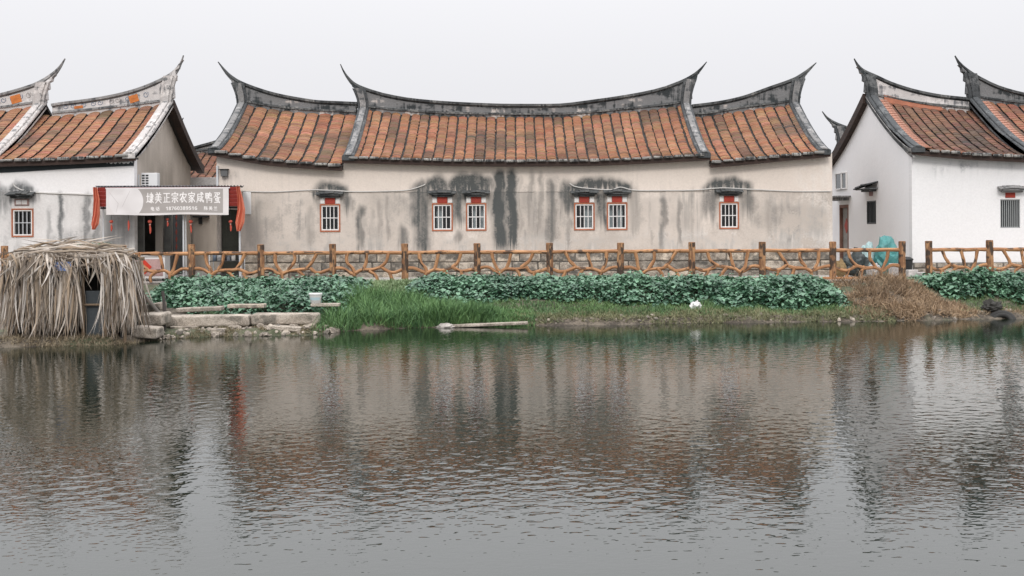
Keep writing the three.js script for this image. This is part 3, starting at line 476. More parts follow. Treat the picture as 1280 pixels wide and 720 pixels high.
  for (const k of [0.3, 0.7]) part('plaque_panel', bx(lerp(p0.x, p1.x, k) - 0.085, lerp(p0.x, p1.x, k) + 0.085, p0.y + 0.035, p1.y - 0.035, -LW + 0.035, -LW + 0.05), M.ridgeWhite, pl);
  hood(house, xat(11, LW), xat(45, LW), yat(28, 243.5, LW), -LW, M.coping, 0.34);
  // blue-grey scrolls and panel lines on the ridge
  const inkM = mat({ c: [0.16, 0.2, 0.27] }), lineM = mat({ c: [0.3, 0.28, 0.27] });
  for (const [rf, a, b] of [[r2, 84, 186], [r1, -60, 40]]) for (let u = a; u < b; u += 11) {
    const x = xat(u + rr(-2, 2), LR, 130), m = (rf.yR(x) + rf.yT(x)) / 2 + 0.02, h = Math.max(0.03, (rf.yT(x) - rf.yR(x)) * 0.16);
    part('ridge_scroll', tube(span(0, 5, 8).map((t) => V(x + (0.03 + 0.014 * t) * Math.cos(t * 1.4), m + h * Math.sin(t * 1.4) * (0.4 + 0.15 * t), -LR + 0.174)), 0.011, 5, 2), rnd() < 0.5 ? inkM : lineM, rf.roof);
  }
  // orange plates let into the ridge
  for (const [rf, us] of [[r2, [[95, 106], [163.5, 175]]], [r1, [[16, 29]]]]) for (const [a, b] of us) {
    const xm = xat((a + b) / 2, LR, 130), w = xat(b, LR) - xat(a, LR), y0 = rf.yR(xm) + 0.13, y1 = rf.yT(xm) - 0.2;
    part('ridge_plate', tf(bx(-w / 2, w / 2, -(y1 - y0) / 2, (y1 - y0) / 2, 0, 0.025), xm, (y0 + y1) / 2, -LR + 0.165, 0, 0, Math.atan((rf.yT(xm + 0.2) - rf.yT(xm - 0.2)) / 0.4)), mat({ c: [0.62, 0.2, 0.05], map: grainC }), rf.roof);
  }
}

// ---------------------------------------------------------------- white house at the right
const RW = 39, RE = 38.7, RR = 43.7, RB = 48.9;
{
  const xc = xat(1140, RW, 260), house = thing('white_house', V(xc + 2, GROUND, -RW), 'bright white house at the right with a grey grille window and plain white gable', 'house');
  const common = { dE: RE, dR: RR, dB: RB + 0.35, dW: RW, palette: terracottaDark, courses: 16, power: 1.3, vergeMat: M.verge, capMat: M.verge };
  const xs2 = xat(1209, RR, 130);
  const r1 = roofSection(house, { ...common, xa: xc - 0.1, xb: xs2 + 0.2, cols: 10, noise: 53, vergeA: true, tailA: 0.32, skipA: 0.34, gapB: 0.16, ridgeMat: M.ridgeWhite,
    top: [[1068, 73], [1072, 79.5], [1078, 86], [1092, 93.5], [1112, 103], [1144, 113], [1175, 119], [1208, 122.5]],
    tiles: [[1084, 119], [1108, 124.5], [1154, 132], [1208, 137.5]], eave: [[1139, 184.5], [1152, 186.5], [1217, 192], [1277, 195]] });
  const xB = xat(1480, RR, 130);
  const r2 = roofSection(house, { ...common, xa: xs2, xb: xB, cols: 18, noise: 63, vergeA: true, tailA: 0.32, skipA: 0.34, palette: [[0.2, 0.08, 0.045], [0.32, 0.14, 0.08], [0.05, 0.04, 0.034]],
    top: [[1194, 69.5], [1199, 77], [1208, 86], [1227, 99], [1248, 108.5], [1280, 117], [1330, 124], [1400, 124], [1490, 104]],
    tiles: [[1210, 121], [1231, 125.5], [1280, 131], [1340, 136], [1480, 136]], eave: [[1270, 188], [1300, 191], [1400, 196], [1560, 196]] });
  // pale new tiles beside the verges and the red course under the ridge
  for (const [rf, xa] of [[r1, xc - 0.1], [r2, xs2]]) for (let i = 0; i < 24; i++) {
    const t0 = 0.05 + i * 0.039, q = rf.S(xa + 0.54, t0, 0.06), q2 = rf.S(xa + 0.54, t0 + 0.037, 0.085), g = bx(-0.13, 0.13, -0.02, 0.02, 0, q.distanceTo(q2), 0.01);
    part('verge_tile', tf(g, q.x + rr(-0.008, 0.008), q.y, q.z, Math.atan2(q.y - q2.y, q2.z - q.z)), M.pinkTile, rf.roof);
  }
  part('ridge_course', loft(span(xc + 0.5, xc + 2.6, 10).map((x) => { const k = sstep(xc + 2.6, xc + 0.5, x) * 0.17, a = r1.S(x, 0.025, 0.1 + k), b = r1.S(x, 0.07, 0.05); return [a, b, b.clone().setY(b.y - 0.05), a.clone().setY(a.y - 0.2)]; })), M.redBrick, r1.roof);
  const sec = (x) => (x < xs2 ? r1 : r2), tW = (RW - RR) / (RE - RR), x1 = xB - 0.3, wy = GROUND - 0.2, wh = 4.2;
  const win = (() => { const p = at(1250.5, 285, RW), q = at(1275, 249, RW); return [p.x, q.x, p.y, q.y]; })();
  const front = wallGeo([[xc, wy], [x1, wy], ...span(x1, xc, 50).map((x) => [x, sec(x).S(x, tW).y - 0.17])], [rect(...win)], -RW, 0.3);
  const m = stainedWall(1024, 512, xc, x1 - xc, wy, wh, RW, [[0.735, 0.72, 0.715], [0.765, 0.755, 0.75], [0.72, 0.71, 0.705]], [[1160, 1236, 199.5, 206.5, 0.8, 1], [1150, 1290, 198, 203, 0.6, 1]], { mottle: 0.35, dark: [0.2, 0.21, 0.22] });
  m.bumpMap.repeat.set(6, 3); m.bumpScale = 0.002;
  part('wall', fitUV(front, xc, x1 - xc, wy, wh), m, house);
  const prof = (d) => (d <= RR ? r1.S(xc, (d - RR) / (RE - RR)).y : r1.S(xc, (d - RR) / (RB + 0.35 - RR)).y) - 0.14;
  const gw = [43.95, 42.85], gy = [yat(1090, 280, 43.4), yat(1090, 251, 43.4)], gdo = [46.35, 47.6], gdy = yat(1053, 256, 47);
  const whiteP = mat({ map: tex(512, 512, (u, v) => { const n = fbm(u * 6, v * 4, 5, 6, 4), f = fbm(u * 60, v * 60, 2, 60, 60), q = 0.79 + 0.04 * n + 0.02 * f; return [q, q * 0.985, q * 0.985]; }, { size: 5 }), bumpMap: grainB, bumpScale: 0.006 });
  const gOut = [[-RW - 0.305, wy], [-RB, wy], ...span(RB, RW + 0.305, 18).map((d) => [-d, prof(d)])];
  part('gable_wall', sideWallGeo(gOut, [rect(-gw[0], -gw[1], gy[0], gy[1]), rect(-gdo[1], -gdo[0], GROUND + 0.05, gdy)], xc, 0.25, -1), whiteP, house);
  // the corner course under the verge and the dark rear verge board
  part('verge_board', loft(span(RR + 0.02, RB + 0.5, 12).map((d) => { const y = prof(d) + 0.22; return [V(xc - 0.2, y, -d), V(xc + 0.1, y, -d), V(xc + 0.1, y - 0.34, -d), V(xc - 0.2, y - 0.34, -d)]; })), M.fascia, house);
  part('verge_course', loft(span(RE + 0.02, RR - 0.05, 14).map((d) => { const y = prof(d) + 0.12, k = 0.2 + 0.1 * sstep(RE + 1.6, RE, d); return [V(xc - 0.13, y, -d), V(xc + 0.02, y, -d), V(xc + 0.02, y - k, -d), V(xc - 0.05, y - k, -d)]; })), M.vergeCap, house);
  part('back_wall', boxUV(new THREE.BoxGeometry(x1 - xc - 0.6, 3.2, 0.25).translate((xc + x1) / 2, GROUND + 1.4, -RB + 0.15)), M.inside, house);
  part('gable_wall', boxUV(new THREE.BoxGeometry(0.25, 3.2, RB - RW - 0.7).translate(x1 - 0.13, GROUND + 1.4, -(RB + RW) / 2)), whiteP, house);
  // grille window in front
  const [a, b, c, d] = win, grille = mat({ c: [0.3, 0.31, 0.31], roughness: 0.6 });
  const w = part('window', [bx(a, b, d - 0.035, d, -RW - 0.1, -RW - 0.01), bx(a, b, c, c + 0.035, -RW - 0.1, -RW - 0.01), bx(a, a + 0.03, c + 0.035, d - 0.035, -RW - 0.1, -RW - 0.01), bx(b - 0.03, b, c + 0.035, d - 0.035, -RW - 0.1, -RW - 0.01)], grille, house);
  for (let i = 1; i < 9; i++) { const x = lerp(a + 0.02, b - 0.02, i / 9); part('window_bar', bx(x - 0.012, x + 0.012, c + 0.035, d - 0.035, -RW - 0.06, -RW - 0.03, 0.004), grille, w); }
  part('window_pane', new THREE.PlaneGeometry(b - a - 0.06, d - c - 0.07).translate((a + b) / 2, (c + d) / 2, -RW - 0.085), M.glass, w);
  part('shutter', bx(a + 0.02, b - 0.02, c + 0.02, d - 0.02, -RW - 0.3, -RW - 0.26), mat({ c: [0.11, 0.115, 0.115], map: grainC }), w);
  const pm = (a + b) / 2; part('plaque', bx(pm - 0.16, pm + 0.16, d + 0.05, d + 0.29, -RW, -RW + 0.03), M.plaque, house);
  hood(house, xat(1246.5, RW), xat(1281, RW), yat(1263, 236.5, RW), -RW, M.copingPale, 0.3);
  // slit window and back door in the gable
  const dark = mat({ c: [0.03, 0.033, 0.034], roughness: 0.5 }), gz0 = -gw[0], gz1 = -gw[1];
  const sw = part('window', [bx(xc - 0.01, xc + 0.08, gy[0], gy[1], gz0, gz0 + 0.05), bx(xc - 0.01, xc + 0.08, gy[0], gy[1], gz1 - 0.05, gz1), bx(xc - 0.01, xc + 0.08, gy[1] - 0.05, gy[1], gz0 + 0.05, gz1 - 0.05), bx(xc - 0.01, xc + 0.08, gy[0], gy[0] + 0.05, gz0 + 0.05, gz1 - 0.05)], dark, house);
  for (let i = 1; i < 6; i++) { const z = lerp(gz0, gz1, i / 6); part('window_bar', bx(xc + 0.01, xc + 0.04, gy[0] + 0.05, gy[1] - 0.05, z - 0.015, z + 0.015, 0.004), dark, sw); }
  part('shutter', bx(xc + 0.12, xc + 0.16, gy[0] + 0.01, gy[1] - 0.01, gz0 + 0.01, gz1 - 0.01), dark, sw);
  part('plaque', bx(xc - 0.03, xc, yat(1090, 245, 43.4), yat(1090, 239, 43.4), -43.6, -43.2), mat({ c: [0.35, 0.22, 0.21], map: grainC }), house);
  const hy = yat(1086, 235.5, 43.4), hd = part('window_hood', [bx(xc - 0.35, xc, hy - 0.05, hy, -44.2, -42.6), bx(xc - 0.2, xc, hy - 0.12, hy - 0.05, -44, -42.8)], M.verge, house);
  for (let i = 0; i < 7; i++) part('hood_tile', tf(boxUV(new RoundedBoxGeometry(0.42 + rr(0, 0.08), 0.05, 0.25, 1, 0.015), 1, i * 0.3), xc - 0.2, hy + 0.05 + 0.07 * (i % 3 === 1) * rnd() + 0.02 * i, -44.1 + i * 0.23, rr(-0.1, 0.1), 0, 0.22 + rr(-0.1, 0.1)), M.verge, hd);
  const dr = part('door', bx(xc + 0.1, xc + 0.16, GROUND + 0.06, gdy - 0.06, -gdo[1] + 0.08, -gdo[0] - 0.08), mat({ c: [0.3, 0.28, 0.26], map: grainC }), house);
  part('door_frame', [bx(xc - 0.02, xc + 0.1, GROUND + 0.05, gdy, -gdo[1], -gdo[1] + 0.1), bx(xc - 0.02, xc + 0.1, GROUND + 0.05, gdy, -gdo[0] - 0.1, -gdo[0]), bx(xc - 0.02, xc + 0.1, gdy - 0.12, gdy, -gdo[1] + 0.1, -gdo[0] - 0.1)], mat({ c: [0.24, 0.13, 0.1], map: grainC }), house);
  part('door_ornament', boxUV(tf(new THREE.BoxGeometry(0.02, 0.42, 0.42), xc + 0.095, lerp(GROUND, gdy, 0.66), -(gdo[0] + gdo[1]) / 2, Math.PI / 4).scale(1, 1, 1)), M.plaque, dr);
  const dhy = yat(1052, 247, 46.9); part('door_hood', [bx(xc - 0.55, xc, dhy, dhy + 0.06, -47.8, -46.0), bx(xc - 0.3, xc, dhy - 0.12, dhy, -47.6, -46.3)], M.copingPale, house);
  const wy0 = yat(1050, 237, 47.2), wy1 = yat(1050, 215.5, 47.2);
  const cw = part('casement', [bx(xc - 0.06, xc - 0.002, wy0, wy1, -48.1, -48.02), bx(xc - 0.06, xc - 0.002, wy0, wy1, -47.25, -47.1), bx(xc - 0.06, xc - 0.002, wy0, wy1, -46.55, -46.5), bx(xc - 0.06, xc - 0.002, wy0, wy0 + 0.05, -48.02, -46.55), bx(xc - 0.06, xc - 0.002, wy1 - 0.05, wy1, -48.02, -46.55)], M.frameWhite, house);
  part('casement_pane', bx(xc - 0.03, xc - 0.012, wy0 + 0.05, wy1 - 0.05, -48.02, -46.55, 0.001), mat({ c: [0.03, 0.04, 0.045], roughness: 0.12 }), cw);
  rubble(house, 'stone_plinth', xc + 0.01, x1, GROUND - 0.1, yat(1200, 328, RW), -RW + 0.06, 3, 0.3, 0.75, 0.1);
}
console.log('side houses');

// ---------------------------------------------------------------- roofs behind
function backHouse(label, d, u0, u1, top, tiles, eave, opt) {
  const xa = xat(u0, d, 180), xb = xat(u1, d, 180), house = thing('back_house', V((xa + xb) / 2, GROUND, -(d - 2)), label, 'house', 'houses behind the front row');
  const r = roofSection(house, { dE: d - 3.4, dR: d, dB: d + 3.4, dW: d - 3, xa, xb, cols: Math.max(5, Math.round((xb - xa) / 0.36)), courses: 14, noise: d, palette: [[0.16, 0.07, 0.042], [0.27, 0.13, 0.08], [0.06, 0.05, 0.043]], vergeA: true, vergeB: true, ...opt, top, tiles, eave });
  const y = Math.min(r.S(xa + 0.4, 0.9).y, r.S(xb - 0.4, 0.9).y) - 0.2;
  part('wall', boxUV(new THREE.BoxGeometry(xb - xa - 0.5, y - GROUND + 0.3, 6).translate((xa + xb) / 2, (y + GROUND - 0.3) / 2, -d)), M.tan, house);
}
backHouse('low dark tiled roof in the alley between left white house and middle house', 50, 196, 312, [[190, 182], [200, 185], [236, 184.5], [256, 180], [275, 174.5], [300, 164], [318, 150]], [[196, 192], [236, 191], [275, 187], [312, 180]], [[190, 226], [236, 226], [312, 222]], { tailB: 0.3 });
backHouse('distant roof showing only its swallowtail tip behind left gable', 58, 80, 216, [[70, 160], [110, 184], [150, 187], [190, 178], [212, 166], [222, 157], [229, 147]], [[80, 190], [150, 195], [216, 184]], [[70, 215], [150, 217], [222, 213]], { tailB: 0.3 });
backHouse('distant roof whose swallowtail tip shows between middle and right houses', 56, 1046, 1190, [[1028, 139], [1034, 146], [1044, 152.5], [1063, 160], [1090, 168], [1140, 174], [1200, 160]], [[1046, 178], [1090, 184], [1190, 186]], [[1040, 212], [1100, 216], [1200, 216]], { tailA: 0.3, bracketMat: M.copingPale, ridgeMat: M.copingPale });
{ // small flat-roofed annex closing the alley
  const d = 45.9, xa = xat(241, d, 300), xb = xat(284, d, 300), h = yat(255, 232, d), base = thing('alley_annex', V((xa + xb) / 2, GROUND, -d), 'small tan flat-roofed annex with pale roof slab at the back of the left alley', 'annex');
  part('wall', boxUV(new THREE.BoxGeometry(xb - xa, h - GROUND + 0.2, 1.5).translate((xa + xb) / 2, (h + GROUND - 0.2) / 2, -d - 0.75)), M.tan, base);
  part('roof_slab', bx(xa - 0.03, xb, h, h + 0.3, -d - 1.6, -d + 0.35), mat({ c: [0.62, 0.6, 0.59], map: grainC }), base);
  const pt = [at(222.5, 232, 45.5), at(223, 226, 45.5), at(227, 224, 45.5), at(232, 226, 45.5), at(238, 231, 45.5)]; pt.forEach((p) => { p.z = -45.75; p.x += 0.1; });
  part('roof_pipe', tube(pt.map((p) => p.clone()), 0.05, 8, 3), M.white, base);
  part('awning_bracket', [bx(xat(243, d), xat(262, d), yat(250, 272, d), yat(250, 269.5, d), -d, -d + 0.3), bx(xat(249, d), xat(253, d), yat(250, 280, d), yat(250, 272, d), -d, -d + 0.12)], M.black, base);
}

// ---------------------------------------------------------------- faux-wood railing
const woodTex = tex(512, 1024, (u, v) => {
  const n = fbm(u * 24, v * 5, 5, 24, 5), s = fbm(u * 60, v * 9, 3, 60, 9), b = fbm(u * 6, v * 9 + 3, 4, 6, 9);
  return mix3(mix3([0.27, 0.122, 0.052], [0.5, 0.262, 0.125], sstep(0.28, 0.72, 0.6 * n + 0.4 * s)), [0.045, 0.03, 0.022], sstep(0.52, 0.64, 0.65 * b + 0.35 * n) * 0.9);
}, { size: 2 });
M.wood = mat({ map: woodTex, bumpMap: grainB, bumpScale: 0.012, roughness: 0.75 });
M.post = mat({ map: tex(512, 512, (u, v) => { const n = fbm(u * 30, v * 4, 5, 30, 4), b = fbm(u * 8, v * 5 + 3, 4, 8, 5); return mix3(mix3([0.2, 0.095, 0.045], [0.46, 0.25, 0.12], sstep(0.3, 0.7, n)), [0.03, 0.022, 0.018], sstep(0.44, 0.56, 0.6 * b + 0.4 * n) * 0.92); }, { size: 1.1 }), bumpMap: grainB, bumpScale: 0.015, roughness: 0.75 });
const FD = 36.5;
// a panel's branches: u 0..1 from post to post, v in metres above the ground, all bent like grown wood
const panelA = [
  [[0, 0.42], [0.14, 0.42], [0.25, 0.31], [0.3, 0.26]], [[0.2, 0.9], [0.22, 0.62], [0.27, 0.38], [0.3, 0.26], [0.3, 0.0]], [[0.3, 0.26], [0.4, 0.36], [0.55, 0.38], [0.67, 0.44]],
  [[0.47, 0.9], [0.45, 0.62], [0.4, 0.38]], [[0.78, 0.9], [0.72, 0.6], [0.62, 0.42]], [[0.66, 0.44], [0.76, 0.31], [0.85, 0.31], [1, 0.42]], [[0.52, 0.38], [0.58, 0.22], [0.61, 0.02]], [[0.77, 0.31], [0.81, 0.02]],
];
function railing(label, us, kinds, bottom) {
  const posts = us.map((u) => { const p = at(u, 352, FD); p.y = GROUND; return p; });
  const run = thing('faux_wood_railing', posts[0], label, 'railing', 'faux-wood railings along the bank');
  posts.forEach((p) => {
    const h = 1.16 + rr(-0.015, 0.015);
    part('post', tube([V(p.x, GROUND - 0.35, p.z), V(p.x + rr(-0.01, 0.01), GROUND + h * 0.5, p.z), V(p.x, GROUND + h, p.z)], [0.108, 0.105, 0.108], 12, 5, 0.06), M.post, run);
    part('post_ring', tube([V(p.x, GROUND + h - 0.035, p.z), V(p.x, GROUND + h + 0.012, p.z)], [0.108, 0.096], 12, 1, 0.03), M.wood, run);
  });
  for (let i = 0; i < posts.length - 1; i++) {
    const a = posts[i], b = posts[i + 1], flip = kinds[i] === 'B', P = (u, v) => V(lerp(a.x, b.x, flip ? 1 - u : u), GROUND + v, a.z + rr(-0.012, 0.012));
    part('rail', tube([0, 0.2, 0.42, 0.6, 0.8, 1].map((u) => P(u, 0.9 + rr(-0.008, 0.008))), [0.062, 0.054, 0.064, 0.053, 0.061], 9, 5, 0.12), M.wood, run);
    for (const line of panelA) part('branch', tube(line.map(([u, v]) => P(u + (v > 0.85 || u <= 0 || u >= 1 ? 0 : rr(-0.025, 0.025)), v + (v > 0.85 ? 0 : rr(-0.03, 0.03)))), [0.06, 0.047, 0.054, 0.044], 8, 5, 0.14), M.wood, run);
    if (bottom.includes(i)) part('rail', tube([0, 0.3, 0.6, 1].map((u) => P(u, 0.045)), 0.05, 9, 5, 0.1), M.wood, run);
    for (let k = 0; k < 5; k++) { const u = rr(0.1, 0.9); part('knot', tf(new THREE.SphereGeometry(0.022, 6, 5).scale(1.6, 1, 1), ...P(u, 0.9 + 0.02).toArray().map((q, j) => q + (j === 2 ? 0.042 : 0))), M.wood, run); }
  }
}
railing('long brown railing of branch-like bars running before the middle house', [-78, 6, 80, 154, 239.5, 326, 416, 506, 596.5, 687, 776, 865, 953, 1041, 1128], ['A', 'A', 'A', 'B', 'A', 'A', 'A', 'A', 'A', 'B', 'A', 'B', 'B', 'B'], [9, 10, 11, 12, 13]);
railing('short brown railing of branch-like bars before the right white house', [1161, 1237, 1313, 1389], ['B', 'B', 'B'], []);
{ // concrete strip under the railing
  const x0 = xat(820, FD), x1 = xat(1420, FD);
  structure('kerb', bx(x0, x1, GROUND - 0.3, GROUND + 0.012, -FD - 0.2, -FD + 0.22, 0.02), mat({ c: [0.42, 0.4, 0.37], map: grainC, bumpMap: grainB, bumpScale: 0.02 }));
}
console.log('railings');

// ---------------------------------------------------------------- cables on the walls
function cable(label, list, d, r = 0.022) {
  const pts = list.map(([u, v], i) => { const p = at(u, v, d); p.z = -d + r * 0.9; return p; });
  single('wall_cable', tube(pts, r, 6, 4), M.cable, pts[0].clone(), label, 'cable');
}
cable('pale sagging cable on middle house wall over its leftmost window', [[303, 239], [340, 240], [390, 237.5], [413, 238], [440, 239.5], [480, 239], [510, 237.5], [523, 234], [532, 230.5]], DW);
cable('pale cable on middle house wall from second window pair to right corner', [[712, 229.5], [718, 233], [740, 236], [765, 237], [775, 234], [790, 237.5], [830, 238], [870, 237.5], [900, 235], [935, 236.5], [990, 239], [1038, 239]], DW);
cable('white cable curling over the window of the left white house', [[17, 229], [18.5, 232.5], [26, 237], [36, 239.5], [60, 241.5], [90, 242.5], [124, 244]], LW);
{ // small lamp box under the left roof end
  const p = at(281, 216.5, DW), t = thing('wall_lamp', V(p.x, p.y, -DW), 'small grey lamp box high on the left end of middle house', 'lamp');
  part('box', bx(p.x - 0.1, p.x + 0.12, p.y - 0.11, p.y + 0.11, -DW, -DW + 0.16), mat({ c: [0.12, 0.12, 0.12] }), t); part('visor', bx(p.x - 0.17, p.x + 0.15, p.y + 0.11, p.y + 0.135, -DW, -DW + 0.2), M.black, t);
  part('conduit', bx(p.x - 0.27, p.x - 0.2, p.y - 0.6, p.y + 0.25, -DW, -DW + 0.07), M.pipe, t);
}

// ---------------------------------------------------------------- egg stall in the alley: lean-to, banner, lanterns, goods
const GLYPH = {
  dai: '5,35 38,35|21,8 21,80|3,86 40,76|50,18 86,18 86,48|42,33 97,33|50,48 86,48|68,4 68,92 58,86|48,58 58,67|40,88 62,72|90,56 76,68|70,66 96,90',
  mei: '30,3 40,18|70,3 60,18|14,20 86,20|20,35 80,35|8,50 92,50|50,20 50,50|10,66 90,66|50,52 46,70 12,95|53,68 90,95', zheng: '10,12 90,12|52,12 52,88|52,48 85,48|25,42 25,88|5,88 95,88',
  zong: '50,2 50,14|10,30 10,16 90,16 88,30|28,36 72,36|10,54 90,54|50,54 50,95 40,90|30,66 12,86|68,66 90,86', nong: '8,34 10,20 90,20 87,33|48,3 40,40 8,72|32,50 32,92 52,80|44,36 60,66 95,92|82,42 60,58',
  jia: '50,1 50,12|8,28 10,14 90,14 88,28|22,32 80,32|52,32 15,52|42,42 56,62 56,92 42,88|48,54 15,72|52,68 12,92|82,40 60,54|58,52 92,86', xian: '90,20 18,20 16,60 5,92|30,40 52,40|30,54 52,54 52,78 30,78 30,54|60,4 66,50 82,86 92,90 92,74|84,40 54,86|72,5 82,14',
  ya: '8,12 42,12 42,55 8,55 8,12|8,33 42,33|25,12 25,95|66,3 60,14|76,36 84,38 84,16 54,16 54,56 92,56 90,88 80,92|64,26 70,34|48,72 80,72', dan: '15,8 85,8 78,20|50,8 50,38|50,24 74,24|28,20 24,36 8,48|26,34 60,46 92,48|28,56 72,56 72,72 28,72 28,56|50,50 50,90|15,92 85,88|72,80 84,94',
  dian: '20,20 78,20 78,64 20,64 20,20|20,42 78,42|48,4 48,80 56,90 92,90 92,76', hua: '12,8 22,18|5,36 22,36 22,84 34,74|86,8 46,20|40,38 96,38|68,18 68,58|48,58 88,58 88,92 48,92 48,58',
  chen: '12,95 12,10 34,10 24,34 34,54 22,60|44,20 94,20|62,6 48,48 92,48|70,34 70,94 60,90|54,62 42,82|82,62 94,82', lan: '28,6 40,22|72,6 60,22|12,30 88,30|22,58 78,58|6,90 94,90',
};
{
  const d = 37.0, y1 = yat(212, 232.5, d), x0 = xat(120, d, 250), x1 = xat(305.5, d, 250), b = at(212, 300, d);
  const lean = thing('stall_lean_to', V((x0 + x1) / 2, GROUND, -d), 'red corrugated metal lean-to over the alley stall', 'lean-to');
  // corrugated sheets rising to the back
  const sheetM = mat({ c: [0.12, 0.12, 0.13], metalness: 0.3, roughness: 0.5, map: grainC }), xw = xat(168, LW, 250);
  for (const [a, b, dp, sh] of [[x0, xw + 0.02, LW - d - 0.04, 0], [xw + 0.05, x1, 2.3, 0.55]]) {
    const cor = [], n = Math.round((b - a) / 0.1) * 4; for (let i = 0; i <= n; i++) { const x = lerp(a, b, i / n), xb = lerp(a, b - sh, i / n), k = 0.018 * Math.cos(i / 4 * Math.PI * 2); cor.push([V(x, y1 + k, -d + 0.05), V(xb, y1 + 0.03 + k, -d - dp), V(xb, y1 + 0.015 + k, -d - dp), V(x, y1 - 0.015 + k, -d + 0.05)]); }
    part('roof_sheet', loft(cor), sheetM, lean);
  }
  const red = mat({ c: [0.33, 0.035, 0.025], roughness: 0.5, map: grainC }), ya = yat(212, 258, d), k = 5;
  for (const [a, c] of [[x0 + 0.06, xat(300.5, d)]]) for (let i = 0; i < k; i++) { const h = (y1 - 0.03 - ya) / k; part('fascia_slat', tf(bx(a, c, 0, h * 0.97, -0.02, 0.02, 0.008), 0, ya + i * h, -d, 0.22), red, lean); }
  for (const u of [127.5, 228, 231, 298.5]) { const x = xat(u, d); part('pole', tube([V(x, GROUND - 0.02, -d - 0.12), V(x, y1 - 0.03, -d - 0.12)], u === 231 ? 0.018 : 0.03, 8, 1), M.pipe, lean); }
  part('beam', bx(x0 + 0.1, x1 - 0.1, ya - 0.07, ya - 0.01, -d - 0.16, -d - 0.08), M.black, lean);
  part('back_beam', bx(xw + 0.06, x1 - 0.85, y1 - 0.09, y1 + 0.0, -d - 2.35, -d - 2.25), M.black, lean);
  for (const u of [150, 262]) { const x = xat(u, d); part('rafter', tube([V(x, y1 - 0.06, -d - 0.1), V(x, y1 - 0.02, -d - 2.3)], 0.03, 6, 1), M.pipe, lean); }
  // banner
  const p = at(134.5, 269, d), q = at(287, 234.5, d), bw = q.x - p.x, bh = q.y - p.y, cv = document.createElement('canvas'); cv.width = 1536; cv.height = 360;
  const g = cv.getContext('2d'); g.fillStyle = '#d6d0ce'; g.fillRect(0, 0, 1536, 360); g.fillStyle = '#a09995'; g.fillRect(330, 14, 1136, 318);
  g.fillStyle = '#d9d4d3'; g.beginPath(); g.ellipse(250, 180, 215, 230, 0, 0, 7); g.fill(); g.strokeStyle = '#c2bcbb'; g.lineWidth = 6; g.beginPath(); g.moveTo(40, 60); g.lineTo(150, 210); g.lineTo(120, 330); g.moveTo(300, 40); g.lineTo(200, 250); g.stroke();
  g.lineCap = 'round'; g.lineJoin = 'round'; g.strokeStyle = '#e6e1df';
  const write = (name, x, y, w, h, lw) => { g.lineWidth = lw; for (const st of GLYPH[name].split('|')) { g.beginPath(); st.split(' ').forEach((s, i) => { const [a, c] = s.split(','); g[i ? 'lineTo' : 'moveTo'](x + a / 100 * w, y + c / 100 * h); }); g.stroke(); } };
  ['dai', 'mei', 'zheng', 'zong', 'nong', 'jia', 'xian', 'ya', 'dan'].forEach((c, i) => write(c, 502 + i * 105.5, 58, 92, 150, 12));
  ['dian', 'hua'].forEach((c, i) => write(c, 552 + i * 66, 246, 52, 56, 6)); ['chen', 'mei', 'lan'].forEach((c, i) => write(c, 1222 + i * 62, 246, 50, 56, 6));
  g.fillStyle = '#e6e1df'; g.font = 'bold 66px sans-serif'; g.fillText('18760389516', 745, 299);
  const bt = new THREE.CanvasTexture(cv); bt.colorSpace = THREE.SRGBColorSpace; bt.magFilter = THREE.LinearFilter;
  const sheet = new THREE.PlaneGeometry(bw, bh, 60, 16), sp = sheet.attributes.position;
  for (let i = 0; i < sp.count; i++) { const u = sp.getX(i), v = sp.getY(i); sp.setZ(i, (fbm(u * 1.6 + 5, v * 1.2, 3) - 0.5) * 0.09 + 0.02 * Math.sin(u * 5 + v * 4) * (0.5 - v / bh)); sp.setY(i, v + 0.012 * Math.sin(u * 2.7) * (0.5 - v / bh)); }
  sheet.computeVertexNormals(); sheet.translate((p.x + q.x) / 2, (p.y + q.y) / 2, -d + 0.14);
  const ban = thing('stall_banner', V((p.x + q.x) / 2, p.y, -d + 0.14), 'white and grey banner with large white characters hung across the stall front', 'banner');
  part('cloth', sheet, mat({ map: bt, side: THREE.DoubleSide, roughness: 0.6 }), ban);
  part('top_rod', tube([V(p.x - 0.03, q.y - 0.01, -d + 0.09), V(q.x + 0.03, q.y - 0.01, -d + 0.09)], 0.022, 6, 1), M.pipe, ban);
  for (const x of [p.x + 0.2, q.x - 0.2]) part('tie', tube([V(x, q.y - 0.01, -d + 0.09), V(x, q.y + 0.005, -d - 0.02)], 0.012, 5, 1), M.pipe, ban);
  // hanging red lanterns
  const lamps = [[137.5, 277, 1, 'leftmost red lantern with tassel hanging under the stall banner'], [159, 278, 0, 'second red hanging ornament from the left under the banner'], [186, 277, 1.3, 'largest red lantern, third from the left under the banner'], [208, 274, 0.7, 'fourth red lantern from the left under the banner'], [237, 277, 1.2, 'fifth red lantern from the left, by the white pole'], [287, 277, 1, 'rightmost red lantern under the banner end']];
  const lred = mat({ c: [0.5, 0.075, 0.045], roughness: 0.5 }), lpink = mat({ c: [0.6, 0.3, 0.25], roughness: 0.7 });
